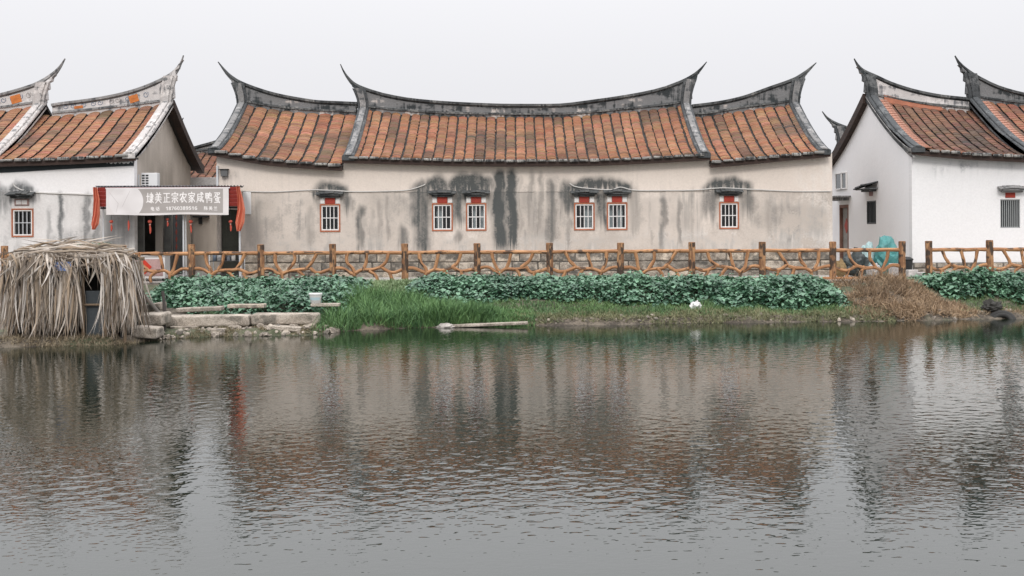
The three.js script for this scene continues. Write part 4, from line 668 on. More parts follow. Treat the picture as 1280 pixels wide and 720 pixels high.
  for (const [u, v, s, label] of lamps) {
    const c = at(u, v, d), t = thing('red_lantern', V(c.x, c.y, -d - 0.12), label, 'lantern', 'lanterns under the stall banner'); c.z = -d - 0.12;
    part('cord', tube([V(c.x, ya - 0.07, c.z), V(c.x, c.y, c.z)], 0.006, 5, 1), M.black, t);
    if (s) { const r = 0.062 * Math.sqrt(s); part('globe', new THREE.LatheGeometry([[0.015, 1], [0.02, 0.85], [0.7, 0.6], [1, 0], [0.7, -0.6], [0.02, -0.85], [0.015, -1]].map(([a, e]) => new THREE.Vector2(a * r, e * r)), 12).translate(c.x, c.y, c.z), lred, t); part('bead', new THREE.SphereGeometry(r * 0.45, 8, 6).translate(c.x, c.y - r * 1.35, c.z), lpink, t); }
    const L = 0.2 * (s || 1.6), y = c.y - (s ? 0.1 * Math.sqrt(s) : -0.06); part('tassel', tube([V(c.x, y, c.z), V(c.x + 0.01, y - L * 0.5, c.z), V(c.x + rr(-0.02, 0.02), y - L, c.z)], [0.018, 0.032, 0.03, 0.012], 7, 3, 0.1), lred, t);
  }
  // red cloths tied at both ends
  const clothM = mat({ c: [0.6, 0.17, 0.1], roughness: 0.85, side: THREE.DoubleSide });
  for (const [pts, label] of [[[[120, 234, 5], [122, 250, 7], [121, 268, 8], [119, 280, 9], [117.5, 287, 4]], 'salmon red cloth hanging at the left end of the lean-to'], [[[298, 233, 4], [301, 248, 6], [302, 262, 9], [300, 278, 11], [298.5, 289, 5]], 'salmon red cloth hanging at the right end of the lean-to']]) {
    const rings = pts.map(([u, v, w], i) => { const c = at(u, v, d - 0.1), r = [], hw = w * d / FOCAL / 2; for (let j = 0; j <= 10; j++) { const s = j / 10 * 2 - 1; r.push(V(c.x + s * hw, c.y, c.z + 0.05 * Math.cos(s * 7 + i) + 0.06)); } for (let j = 10; j >= 0; j--) { const s = j / 10 * 2 - 1; r.push(V(c.x + s * hw, c.y, c.z + 0.05 * Math.cos(s * 7 + i) + 0.045)); } return r; });
    single('hanging_cloth', loft(rings), clothM, V(rings[0][0].x, rings.at(-1)[0].y, -d + 0.1), label, 'cloth');
  }
  // white notice at the right
  const np = at(304, 268, DW), nq = at(314, 240, DW); single('notice_board', bx(np.x, nq.x, np.y, nq.y, -DW, -DW + 0.04), M.white, V(np.x, np.y, -DW), 'blank white board on the wall beside the right red cloth', 'board');
  // couplet board by the doorway
  const cx = xat(168, LW, 250), cb = thing('couplet_board', V(cx + 0.04, GROUND, -42.6), 'dark grey board with red paper strips beside the alley doorway', 'board');
  part('board', bx(cx + 0.055, cx + 0.09, GROUND, GROUND + 2.3, -43.4, -42.05), mat({ c: [0.1, 0.11, 0.115], map: grainC }), cb);
  for (let i = 0; i < 5; i++) part('paper', tf(bx(cx + 0.092, cx + 0.1, -0.08, 0.08, -0.09, 0.09, 0), 0, GROUND + 2.05 - i * 0.26, -42.4, Math.PI / 4), mat({ c: [0.3, 0.05, 0.035] }), cb);
}
{ // stall counter with red diamond
  const d = 37.6, a = at(163, 350, d), b = at(206, 319, d), t = thing('stall_counter', V((a.x + b.x) / 2, GROUND, -d), 'white and pink counter with a red diamond on its front behind the railing', 'counter');
  const pinkM = mat({ c: [0.55, 0.36, 0.34], map: grainC }), y = GROUND;
  part('body', bx(a.x, b.x, y + 0.1, b.y - 0.04, -d - 0.6, -d), M.white, t); part('top', bx(a.x - 0.03, b.x + 0.03, b.y - 0.04, b.y, -d - 0.63, -d + 0.04), M.white, t);
  part('panel', bx(a.x + 0.06, b.x - 0.06, y + 0.18, b.y - 0.12, -d, -d + 0.015), pinkM, t);
  const c = at(180.5, 333, d); part('diamond', boxUV(new THREE.BoxGeometry(0.34, 0.34, 0.012).rotateZ(Math.PI / 4).translate(c.x, c.y - 0.02, -d + 0.022)), mat({ c: [0.58, 0.05, 0.025] }), t);
  for (const x of [a.x + 0.08, b.x - 0.08]) for (const z of [-d - 0.52, -d - 0.08]) part('foot', bx(x - 0.03, x + 0.03, y, y + 0.1, z - 0.03, z + 0.03), M.black, t);
}
{ // display rack and buckets at the right of the stall
  const d = 37.6, a = at(262, 350, d), b = at(301, 318, d), t = thing('display_rack', V((a.x + b.x) / 2, GROUND, -d), 'white pipe rack with two dark shelves behind the railing', 'rack'), y = GROUND;
  for (const x of [a.x, b.x]) for (const z of [-d, -d - 0.5]) part('upright', tube([V(x, y, z), V(x, b.y + 0.06, z)], 0.02, 7, 1), M.pipe, t);
  for (const h of [0.2, 0.62]) part('shelf', bx(a.x, b.x, y + h, y + h + 0.025, -d - 0.52, -d + 0.02), M.black, t);
  part('rail', tube([V(a.x, b.y, -d), V(b.x, b.y, -d)], 0.016, 7, 1), M.pipe, t);
  const tints = [[0.16, 0.2, 0.26], [0.4, 0.4, 0.4], [0.05, 0.05, 0.055], [0.2, 0.22, 0.25], [0.5, 0.48, 0.45], [0.06, 0.07, 0.08]];
  const where = ['leftmost', 'second', 'third', 'fourth', 'fifth', 'rightmost'], tone = ['bluish', 'grey', 'black', 'slate', 'pale', 'dark'];
  tints.forEach((c, i) => { const x = lerp(a.x + 0.1, b.x - 0.1, i / 5), h = rr(0.2, 0.33), r = 0.065; single('jar', new THREE.LatheGeometry([[0, 0], [r, 0], [r * 1.05, h * 0.6], [r * 0.8, h * 0.85], [r * 0.55, h * 0.9], [r * 0.55, h], [0, h]].map(([q, e]) => new THREE.Vector2(q, e)), 12).translate(x, y + 0.645, -d - 0.2 + rr(-0.1, 0.1)), mat({ c, roughness: 0.4 }), V(x, y + 0.645, -d - 0.2), `${tone[i]} jar on the white pipe rack, ${where[i]} in the row`, 'jar', 'jars on the rack'); });
}
{ // air conditioner outdoor unit on the gable
  const d = 38.45, a = at(175.5, 234.5, d), b = at(196.5, 216, d), t = thing('air_conditioner', V((a.x + b.x) / 2, a.y, -d), 'white air conditioner unit with dark grille on the left gable above the stall', 'air conditioner');
  const by = a.y - 0.02, ty = b.y; part('case', bx(a.x + 0.02, b.x, by, ty, -d - 0.3, -d, 0.02), M.whitePlastic, t);
  for (let i = 0; i < 5; i++) for (let j = 0; j < 2; j++) part('grille_slot', bx(a.x + 0.05 + j * 0.12, a.x + 0.14 + j * 0.12, by + 0.05 + i * (ty - by - 0.08) / 5, by + 0.02 + (i + 1) * (ty - by - 0.08) / 5, -d - 0.01, -d + 0.006, 0), M.black, t);
  part('bracket', bx(xat(168, LW, 250) + 0.01, b.x - 0.05, by - 0.05, by, -d - 0.26, -d - 0.04), M.pipe, t);
  part('pipe', tube([V(a.x - 0.05, by - 0.3, -d + 0.02), V(a.x - 0.05, ty - 0.05, -d + 0.02)], 0.03, 7, 1), M.pipe, t);
}
console.log('stall');

// ---------------------------------------------------------------- heap behind the railing at the right
function lump(name, u, v, d, w, h, dp, m, label, category, rough = 0.25, group) {   // a sagging sack or heap standing on the ground
  const p = at(u, v, d), g = new THREE.IcosahedronGeometry(1, 4), q = g.attributes.position, ph = rnd() * 50, gy = d > 36.2 ? GROUND + 0.02 : groundY(p.x, d);
  for (let i = 0; i < q.count; i++) { const x = q.getX(i), y = q.getY(i), z = q.getZ(i), f = fbm(x * 2 + ph, y * 2 + z * 2.2 + ph, 4), n = 1 + rough * 2 * (f - 0.5) + rough * 0.5 * (Math.abs(fbm(x * 5 + ph, y * 3 + z * 5, 3) - 0.5) * 4 - 0.5); q.setXYZ(i, x * w / 2 * n, Math.max(-0.35, y * 0.65 + 0.35) * n * h / 1.0, z * dp / 2 * n); }
  g.computeVertexNormals(); g.computeBoundingBox(); const bb = g.boundingBox; g.translate(p.x, gy - bb.min.y - 0.01, p.z);
  return single(name, boxUVsmooth(g), m, V(p.x, gy, p.z), label, category, group);
}
function boxUVsmooth(g) { const p = g.attributes.position, uv = new Float32Array(p.count * 2); for (let i = 0; i < p.count; i++) { uv[i * 2] = p.getX(i) + p.getZ(i) * 0.6; uv[i * 2 + 1] = p.getY(i) + p.getZ(i) * 0.4; } g.setAttribute('uv', new THREE.BufferAttribute(uv, 2)); return g; }
{
  const teal = mat({ c: [0.07, 0.27, 0.26], roughness: 0.45, map: grainC }), palet = mat({ c: [0.4, 0.55, 0.55], roughness: 0.5, map: grainC }), darkg = mat({ c: [0.035, 0.045, 0.045], roughness: 0.5 });
  lump('tarpaulin', 1108, 340, 38.2, 0.8, 0.9, 0.7, teal, 'teal plastic tarpaulin heap behind the railing before the gable', 'tarpaulin', 0.3);
  lump('rubbish_bag', 1085, 340, 38.6, 0.5, 0.78, 0.5, palet, 'pale blue-grey plastic bag beside the teal tarpaulin', 'bag', 0.25);
  lump('rubbish_bag', 1070, 345, 38, 0.8, 0.62, 0.6, darkg, 'black rubbish bag left of the teal tarpaulin', 'bag', 0.45);
  lump('rubbish_bag', 1092, 347, 37.4, 0.5, 0.32, 0.4, mat({ c: [0.4, 0.4, 0.4], roughness: 0.6 }), 'grey sack low in front of the teal tarpaulin', 'bag', 0.3);
  lump('rubbish_bag', 1050, 346, 37.6, 0.36, 0.4, 0.35, mat({ c: [0.22, 0.15, 0.07] }), 'small brown sack by the right corner of the middle house', 'bag', 0.3);
  const p = at(1133, 340, 38.4), bin = thing('black_bin', V(p.x, GROUND, -38.4), 'black round bin at the corner of the right white house', 'bin');
  part('body', new THREE.LatheGeometry([[0, 0], [0.16, 0], [0.2, 0.5], [0.21, 0.52]].map(([a, b]) => new THREE.Vector2(a, b)), 18).translate(p.x, GROUND + 0.02, -38.4), M.black, bin);
  part('lid', new THREE.LatheGeometry([[0, 0.09], [0.12, 0.08], [0.22, 0.02], [0.22, -0.02], [0, -0.02]].map(([a, b]) => new THREE.Vector2(a, b)), 18).translate(p.x, GROUND + 0.55, -38.4), M.black, bin);
  for (const [u, v0, v1, w, dd, l] of [[1117, 330, 349, 0.2, 37.4, 'upright white block behind the railing by the gap post'], [1140, 338, 349, 0.32, 37.7, 'larger white block lying in the gap of the railing'], [1152, 341, 350, 0.24, 37.5, 'smaller white block at the right of the railing gap']]) { const a = at(u, v1, dd), h = yat(u, v0, dd) - GROUND; single('white_block', tf(boxUV(new RoundedBoxGeometry(w, h, 0.25, 1, 0.02)), a.x, GROUND + 0.02 + h / 2, -dd, 0, rr(-0.4, 0.4)), M.ridgeWhite, V(a.x, GROUND, -dd), l, 'block', 'white blocks by the gap'); }
}

// ---------------------------------------------------------------- thatched shelter at the water
{
  const hut = thing('thatched_shelter', V(-9.8, 0.1, -27.4), 'low shelter thatched with dry palm leaves standing at the water, at the left', 'shelter');
  const d0 = 26.75, DP = 1.0, x0 = xat(3, d0), x1 = xat(160, d0), gy = 0.08, yTop = yat(80, 322, d0), xm = (x0 + x1) / 2;
  const pole = mat({ c: [0.2, 0.14, 0.09], map: grainC });
  for (const [x, z] of [[x0 + 0.1, -d0 - 0.12], [x1 - 0.12, -d0 - 0.12], [x0 + 0.1, -d0 - DP], [x1 - 0.2, -d0 - DP], [xat(101, d0), -d0 - 0.12], [xat(130, d0), -d0 - 0.12]]) part('pole', tube([V(x, gy - 0.3, z), V(x + rr(-0.03, 0.03), 1, z), V(x, yTop - 0.05, z)], 0.04, 7, 3, 0.12), pole, hut);
  for (const z of [-d0 - 0.12, -d0 - DP]) part('beam', tube([V(x0 - 0.05, yTop - 0.06, z), V(xm, yTop - 0.03, z), V(x1 + 0.05, yTop - 0.06, z)], 0.045, 7, 4, 0.1), pole, hut);
  part('cross_pole', tube([V(x0, 0.85, -d0 - 0.11), V(x1, 0.88, -d0 - 0.11)], 0.03, 6, 2, 0.1), pole, hut);
  const slate = mat({ c: [0.045, 0.055, 0.062], roughness: 0.55, map: grainC });
  const bp = at(103, 413, d0), bq = at(128, 364, d0); part('slate_board', tf(bx(bp.x, bq.x, gy, bq.y, -d0 - 0.2, -d0 - 0.17), 0, 0, 0), slate, hut);
  part('added_back_screen', bx(x0 + 0.05, x1 - 0.05, gy, yTop - 0.12, -d0 - DP - 0.06, -d0 - DP - 0.03), mat({ c: [0.04, 0.038, 0.034] }), hut);  // dark sheets added, here and at the sides, to keep the shelter's inside dark
  for (const x of [x0 + 0.02, x1 - 0.25]) part('added_side_screen', bx(x, x + 0.03, gy, yTop - 0.12, -d0 - DP, -d0 - 0.2), mat({ c: [0.04, 0.038, 0.034] }), hut);
  // the mat under the roof leaves
  part('roof_mat', loft(span(x0 - 0.02, x1 - 0.05, 10).map((x) => { const h = yTop + 0.05 * Math.sin((x - x0) / (x1 - x0) * Math.PI); return [V(x, h - 0.08, -d0 + 0.02), V(x, h + 0.06, -d0 - DP * 0.5), V(x, h - 0.04, -d0 - DP), V(x, h - 0.1, -d0 - DP), V(x, h, -d0 - DP * 0.5), V(x, h - 0.13, -d0 + 0.02)]; })), mat({ c: [0.13, 0.1, 0.07], map: grainC }), hut);
  // leaf shapes: long folded blades with a bend and a twist
  const leaf = (L, w, bend, twist, split) => {
    const n = 9, P = [], I = [];
    for (let i = 0; i <= n; i++) { const t = i / n, wd = w * Math.pow(Math.sin(Math.PI * Math.min(0.98, 0.1 + t * 0.88)), 0.6) * (1 - 0.55 * t), a = twist * t, y = -L * t, z = bend * t * t, x = split * Math.sin(t * 2.6); P.push(x - Math.cos(a) * wd, y, z - Math.sin(a) * wd, x, y, z + wd * 0.45, x + Math.cos(a) * wd, y, z + Math.sin(a) * wd); if (i) { const k = (i - 1) * 3; I.push(k, k + 3, k + 1, k + 1, k + 3, k + 4, k + 1, k + 4, k + 2, k + 2, k + 4, k + 5); } }
    const g = new THREE.BufferGeometry(); g.setAttribute('position', new THREE.Float32BufferAttribute(P, 3)); g.setAttribute('uv', new THREE.Float32BufferAttribute(P.flatMap((v, i) => i % 3 === 0 ? [v * 3, P[i + 1]] : []), 2)); g.setIndex(I); g.computeVertexNormals(); return g;
  };
  const shapes = Array.from({ length: 14 }, () => leaf(1, rr(0.013, 0.03), rr(-0.14, 0.18), rr(-1.6, 1.6), rr(-0.08, 0.08)));
  const thin = Array.from({ length: 12 }, () => leaf(1, rr(0.006, 0.015), rr(-0.18, 0.22), rr(-2.2, 2.2), rr(-0.12, 0.12)));
  const fibre = tex(256, 256, (u, v) => { const n = 0.6 + 0.5 * fbm(u * 40, v * 4, 4, 40, 4); return [n, n, n]; }, { size: 0.6 });
  const mats = [[0.43, 0.355, 0.285], [0.29, 0.23, 0.17], [0.54, 0.47, 0.4], [0.16, 0.125, 0.095], [0.38, 0.285, 0.2], [0.62, 0.56, 0.5]].map((c) => mat({ c, map: fibre, side: THREE.DoubleSide, roughness: 0.8 }));
  const m4 = (x, y, z, rx, ry, rz, s, sw = 1) => new THREE.Matrix4().compose(V(x, y, z), new THREE.Quaternion().setFromEuler(new THREE.Euler(rx, ry, rz, 'YXZ')), V(s * sw, s, s * sw));
  const rest = mats.map(() => []);
  const gap = (x) => { const a = xat(101, d0), b = xat(127, d0); return x > a && x < b; };
  const side = () => { const y = yTop - rr(0, 0.3), l = rr(0.8, 1.75); return m4(x1 + rr(-0.05, 0.06), y, -d0 - rr(0, DP), rr(-0.1, 0.1), 1.2 + rr(-0.6, 0.6), rr(-0.12, 0.12), Math.min(l, y - 0.12), rr(0.8, 1.3) / l * 1.2); };
  const skirt = (i, own) => {
    if (i % 9 === 0) return side();
    const right = rnd() < 0.27, x = right ? rr(xat(129, d0), x1 + 0.06) : rr(x0 - 0.02, xat(99, d0)), y = yTop - rr(0.0, 0.22) - (right ? 0.02 : 0.04), len = Math.min(y - gy + 0.03, right ? rr(1.35, 1.9) : rr(1.3, 2.0)), z = -d0 + rr(-0.06, 0.12) + (own ? 0.05 : 0);
    const low = rnd() < (right ? 0.15 : 0.45), yy = low ? y - rr(0.45, 0.7) : y, ll = low ? Math.max(0.4, yy - gy) : len;
    return m4(x, yy, z, rr(-0.16, 0.05), rr(-1.1, 1.1), (rr(-0.11, 0.11) + rr(-0.11, 0.11)) + (right ? 0.04 : -0.03), ll * rr(0.7, 1), rr(0.8, 1.35) / ll * 1.3);
  };
  const roofLeaf = () => { const z = -d0 - rr(-0.12, DP), s = rr(0.6, 1.5), right = rnd() < 0.5, x = right ? rr(x0 - 0.08, x1 + 0.02 - s) : rr(x0 + s - 0.12, x1 + 0.06), k = 0.05 * Math.sin(clamp((x - x0) / (x1 - x0)) * Math.PI); return m4(x, yTop + k + 0.08 - Math.abs(z + d0 + 0.45) * 0.12 + rr(-0.02, 0.12), z, rr(-0.12, 0.12), rr(-0.4, 0.4), (right ? 1 : -1) * (1.57 + rr(-0.3, 0.22)), s, rr(1, 1.7) / s); };
  const fringe = () => { let x = rr(x0, x1); if (gap(x) && rnd() < 0.6) x -= 0.9; const s = rr(0.3, 0.9); return m4(x, yTop + rr(-0.06, 0.14), -d0 + rr(0.08, 0.2), rr(-0.5, -0.1), rr(-1, 1), rr(-0.8, 0.8), s, rr(0.9, 1.5) / s); };
  for (let i = 0; i < 170; i++) placed('palm_leaf', pick(shapes), pick(mats), hut, skirt(i, true));
  for (let i = 0; i < 90; i++) placed('palm_leaf', pick(shapes), pick(mats), hut, roofLeaf());
  for (let i = 0; i < 40; i++) placed('palm_leaf', pick(shapes), pick(mats), hut, fringe());
  for (let i = 0; i < 950; i++) { const k = Math.floor(rnd() * mats.length), r = rnd(); rest[k].push(plain(pick(rnd() < 0.4 ? shapes : thin).clone().applyMatrix4(r < 0.72 ? skirt(i, false) : r < 0.88 ? roofLeaf() : fringe()))); }
  rest.forEach((list, k) => { part('leaf_thatch', mergeGeometries(list), mats[k], hut).userData.kind = 'stuff'; });
  single('blue_rag', (() => { const g = new THREE.PlaneGeometry(0.36, 0.2, 10, 6), p = g.attributes.position; for (let i = 0; i < p.count; i++) p.setZ(i, (fbm(p.getX(i) * 9, p.getY(i) * 9, 3) - 0.5) * 0.14); g.computeVertexNormals(); const c = at(77, 333, d0 - 0.2); return g.translate(c.x, c.y, -d0 + 0.13); })(), mat({ c: [0.22, 0.3, 0.55], side: THREE.DoubleSide }), at(77, 336, d0), 'crumpled blue and white rag tucked under the thatch edge', 'rag');
}
console.log('shelter');

// ---------------------------------------------------------------- stones, slabs and things on the bank
function rock(name, x, y, d, w, h, dp, m, label, group, rz = 0, ry = 0, cat = 'stone') {
  const g = new RoundedBoxGeometry(w, h, dp, 3, Math.min(h, dp, w) * 0.22), q = g.attributes.position, ph = rnd() * 90;
  for (let i = 0; i < q.count; i++) { const a = q.getX(i), b = q.getY(i), c = q.getZ(i), k = (fbm(a * 3 + ph, b * 3 + c * 3, 3) - 0.5) * 0.3 * Math.min(h, 0.3); q.setXYZ(i, a + k, b + k * 0.8, c + k); }
  tf(g, x, y, -d, 0, ry, rz); return single(name, boxUV(g, 1, ph), m, V(x, y - h / 2, -d), label, 'stone' === cat ? 'stone' : cat, group);
}
{
  const S = M.slab, gp = 'stones along the left bank';
  const slabAt = (u0, u1, v0, v1, d, dp, m, label, rz = 0) => { const a = at(u0, v1, d), b = at(u1, v0, d); return rock('flat_stone', (a.x + b.x) / 2, (a.y + b.y) / 2, d + dp / 2, b.x - a.x, b.y - a.y, dp, m, label, gp, rz); };
  slabAt(205, 311, 394, 409, 29.1, 0.5, S, 'long pale stone slab at the water, left of the two', 0.012);
  slabAt(313.5, 398, 392, 406, 29.2, 0.5, S, 'pale stone slab at the water, right of the two', 0.008);
  slabAt(219, 276, 384.5, 390, 29.9, 0.4, S, 'thin stone slab above the left long slab', 0.04);
  slabAt(284, 330, 380.5, 385.5, 30.5, 0.35, M.stones[2], 'thin flat stone behind the joint of the two slabs');
  slabAt(388, 424, 379.5, 383.5, 30.7, 0.3, S, 'thin pale kerb stone beside the white bucket');
  slabAt(166, 203, 393, 408, 28.0, 0.8, S, 'big pale boulder beside the shelter', 0.05);
  slabAt(163, 196, 409, 423, 27.3, 0.6, S, 'low flat boulder at the water beside the shelter', -0.06);
  slabAt(178, 200, 380, 390, 29.0, 0.6, M.stones[1], 'rounded boulder behind the big pale boulder', 0.15);
  slabAt(338, 376, 408, 414, 28.8, 0.4, S, 'broken flat stone tilted under the right slab', -0.07);
  slabAt(212, 246, 408, 414, 28.9, 0.4, M.stones[1], 'dark flat stone under the left slab');
  slabAt(378, 394, 405, 412, 29.1, 0.35, M.stones[2], 'small pale stone at the end of the right slab', 0.2);
  slabAt(262, 280, 411, 417, 28.6, 0.3, M.stones[0], 'small grey stone at the waterline before the slabs');
  slabAt(1180, 1212, 386, 392, 33.2, 0.3, M.stones[0], 'flat stone in the dry earth near the tyre');
  for (let i = 0; i < 130; i++) {                                         // pebbles and rubble under the slabs
    var r0 = r0 ?? [], x = rr(-8.2, -4.2), d = shore(x) + rr(-0.15, 0.6), s = 0.02 + 0.1 * rnd() ** 2.5; const g = new THREE.DodecahedronGeometry(s, 0); g.scale(1, 0.6, 1); r0.push(plain(tf(boxUV(g, 1, i), x, Math.max(0.02, groundY(x, d)) + s * 0.2, -d, rnd(), rnd() * 6, rnd())));
  }
  for (let i = 0; i < 45; i++) { const x = rr(-3, 14), d = shore(x) + rr(-0.1, 0.35), s = rr(0.02, 0.07); const g = new THREE.DodecahedronGeometry(s, 0); g.scale(1.3, 0.6, 1); r0.push(plain(tf(boxUV(g, 1, i), x, Math.max(0.01, groundY(x, d)) + s * 0.15, -d, rnd(), rnd() * 6, rnd()))); }
  const peb = new THREE.Mesh(mergeGeometries(r0), M.stones[1]); peb.name = 'pebbles'; shade(peb); scene.add(peb); tag(peb, 'scattered pebbles and rubble along the waterline', 'pebbles', null, 'stuff');
  // dark iron stake and a leaning board
  const sp = at(205, 410, 28.7), st = at(203.5, 364, 28.7); single('wooden_stake', tube([V(sp.x, 0, -28.7), V((sp.x + st.x) / 2 + 0.02, (sp.y + st.y) / 2, -28.7), st], [0.045, 0.04, 0.035], 7, 3, 0.15), mat({ c: [0.07, 0.06, 0.055] }), sp, 'dark upright stake at the left end of the long slab', 'stake');
  const la = at(163, 352, 29.3), lb = at(204, 398, 28.75); single('leaning_plank', tube([la, lb.clone().lerp(la, 0.5).add(V(0, 0.03, 0)), lb], 0.05, 6, 3, 0.1), mat({ c: [0.16, 0.14, 0.12], map: grainC }), lb, 'grey plank leaning from the bank down to the stake', 'plank');
  // white bucket
  const b = at(394.5, 379, 30.9), by = b.y, bk = thing('white_bucket', V(b.x, by, b.z), 'white plastic bucket with pale blue print on the stones by the leaves', 'bucket');
  part('pail', new THREE.LatheGeometry([[0, 0], [0.125, 0], [0.165, 0.24], [0.172, 0.245], [0.172, 0.26], [0.158, 0.26], [0.12, 0.02], [0, 0.02]].map(([p, q]) => new THREE.Vector2(p, q)), 24).translate(b.x, by, b.z), M.whitePlastic, bk);
  part('print', new THREE.CylinderGeometry(0.1525, 0.1405, 0.07, 24, 1, true, -1, 2).translate(b.x, by + 0.12, b.z), mat({ c: [0.42, 0.55, 0.6], side: THREE.DoubleSide }), bk);
  part('rim', new THREE.TorusGeometry(0.168, 0.012, 6, 24).rotateX(Math.PI / 2).translate(b.x, by + 0.235, b.z), M.whitePlastic, bk);
  // washed-up board with a rag
  const p0 = at(566, 407, 30.65), p1 = at(660, 406, 30.7); single('washed_up_plank', (() => { const g = boxUV(new RoundedBoxGeometry(p1.x - p0.x, 0.07, 0.26, 2, 0.02)), q = g.attributes.position; for (let i = 0; i < q.count; i++) q.setY(i, q.getY(i) + 0.03 * Math.sin(q.getX(i) * 2.1) + (fbm(q.getX(i) * 4, 3, 2) - 0.5) * 0.04); g.computeVertexNormals(); return g.translate((p0.x + p1.x) / 2, 0.07, -30.68); })(), M.slab, V(p0.x, 0.03, -30.68), 'pale weathered plank lying along the waterline below the grass', 'plank');
  lump('white_rag', 557, 408, 30.6, 0.5, 0.12, 0.3, mat({ c: [0.5, 0.46, 0.42], map: grainC }), 'crumpled whitish rag at the left end of the washed-up plank', 'rag', 0.35);
  lump('plastic_bag', 870, 388, 32.9, 0.26, 0.17, 0.2, mat({ c: [0.6, 0.6, 0.58], roughness: 0.5 }), 'small white plastic bag in the grass below the leafy bed', 'bag', 0.6);
  // old tyre half in the bank
  const tp = at(1252, 399, 32.35), tm = mat({ c: [0.025, 0.024, 0.022], roughness: 0.85, map: grainC }), tg = new THREE.TorusGeometry(0.3, 0.1, 10, 30); const ty = thing('old_tyre', V(tp.x, 0, -32.3), 'old black tyre half buried at the waterline at the right', 'tyre');
  part('tread', boxUVsmooth(tf(tg, tp.x, -0.1, -32.38, -0.8, -0.35)), tm, ty); part('sidewall', boxUVsmooth(tf(new THREE.TorusGeometry(0.24, 0.06, 8, 30), tp.x, -0.08, -32.32, -0.8, -0.35)), tm, ty);
  lump('dark_clod', 1240, 390, 32.8, 0.55, 0.22, 0.4, mat({ c: [0.04, 0.038, 0.033], map: grainC }), 'dark clod of earth above the tyre', 'clod', 0.5);
}

// ---------------------------------------------------------------- planting and grasses
function scatter(name, geo, mats, count, place, label, category, tints, group) {
  const m = new THREE.InstancedMesh(geo, mats, count), c = new THREE.Color(); let n = 0, tries = 0;
  while (n < count && tries++ < count * 6) { const p = place(); if (!p) continue; m.setMatrixAt(n, p.m); const t = p.tint ?? rnd(), a = tints[0], b = tints[1], k = rr(0.8, 1.2); m.setColorAt(n, c.setRGB(lerp(a[0], b[0], t) * k, lerp(a[1], b[1], t) * k, lerp(a[2], b[2], t) * k)); n++; }
  m.count = n; m.name = numbered(name); shade(m); scene.add(m); return tag(m, label, category, group, 'stuff');
}
const compose = (x, y, z, rx, ry, rz, sx, sy = sx, sz = sx) => new THREE.Matrix4().compose(V(x, y, z), new THREE.Quaternion().setFromEuler(new THREE.Euler(rx, ry, rz, 'YXZ')), V(sx, sy, sz));
// a broad leaf, folded along its rib, 1 m long along +z
const broad = (() => { const P = [[0, 0, 0], [-0.3, 0.07, 0.12], [0.3, 0.07, 0.12], [0, 0, 0.3], [-0.42, 0.08, 0.4], [0.42, 0.08, 0.4], [0, -0.02, 0.62], [-0.26, 0.0, 0.74], [0.26, 0.0, 0.74], [0, -0.16, 1]], I = [0, 3, 1, 0, 2, 3, 1, 3, 4, 2, 5, 3, 3, 6, 4, 3, 5, 6, 4, 6, 7, 5, 8, 6, 6, 9, 7, 6, 8, 9]; const g = new THREE.BufferGeometry(); g.setAttribute('position', new THREE.Float32BufferAttribute(P.flat(), 3)); g.setAttribute('uv', new THREE.Float32BufferAttribute(P.flatMap((p) => [p[0], p[2]]), 2)); g.setIndex(I); g.computeVertexNormals(); return g; })();
const leafM = new THREE.MeshPhysicalMaterial({ color: 0xffffff, roughness: 0.42, side: THREE.DoubleSide, transmission: 0.18, thickness: 0 });
const grassM = new THREE.MeshStandardMaterial({ color: 0xffffff, roughness: 0.7, side: THREE.DoubleSide });
function leafBed(label, x0, x1, near, dFar, count, height, seedN) {
  const dNear = (x) => near(x) + 1.1 * (fbm(x * 1.3 + seedN * 3, 2, 3) - 0.45);
  const top = (x, d) => { const e = sstep(x0 - 0.1, x0 + 0.6, x) * sstep(x1 + 0.1, x1 - 0.6, x) * sstep(dNear(x) - 0.15, dNear(x) + 0.5, d) * sstep(dFar + 0.35, dFar - 0.25, d); return height * Math.sqrt(e) * lerp(1, 0.4, sstep(dFar - 2, dFar - 0.2, d)) * (0.25 + 1.4 * fbm(x * 1.9 + seedN, d * 2.1, 3)); };
  scatter('leafy_plants', broad, leafM, count, () => {
    const x = rr(x0 - 0.2, x1 + 0.2), d = rr(dNear(x) - 0.25, dFar + 0.25), h = top(x + rr(-0.1, 0.1), d), depth = Math.pow(rnd(), 1.7), y = groundY(x, d) + Math.max(0.03, h * (1 - depth * 0.75)) + rr(-0.03, 0.03) + (rnd() < 0.06 ? rr(0.03, 0.12) : 0);
    if (h < 0.05) return null;
    const s = (rnd() < 0.2 ? rr(0.13, 0.18) : rr(0.05, 0.125)) * (1 - 0.2 * depth);
    return { m: compose(x, y, -d, rr(-0.15, 0.75), rr(-1.9, 1.9) + (rnd() < 0.2 ? Math.PI : 0), rr(-0.4, 0.4), s * rr(0.85, 1.15), s, s), tint: clamp(rnd() * 0.75 + (fbm(x * 1.3 + seedN, d, 2) - 0.35) * 0.7) };
  }, label, 'leafy plants', [[0.018, 0.07, 0.038], [0.17, 0.33, 0.2]], 'leafy beds along the railing');
}
leafBed('left leafy green bed between the railing and the stone slabs', -10.0, -4.15, (x) => 31.2 + 1.1 * sstep(-7.6, -9.4, x) - 0.35 * Math.exp(-(((x + 6.5) / 0.9) ** 2)), 35.9, 17500, 0.36, 5);
leafBed('long leafy green bed below the railing before the middle house', -2.95, 6.4, (x) => 33.55 - 0.25 * sstep(0, 5, x), 36.0, 20000, 0.42, 25);
leafBed('leafy green mound at the right end of the long bed', 5.6, 9.25, (x) => 33.1 + 0.2 * sstep(8, 9, x), 35.7, 9500, 0.46, 45);
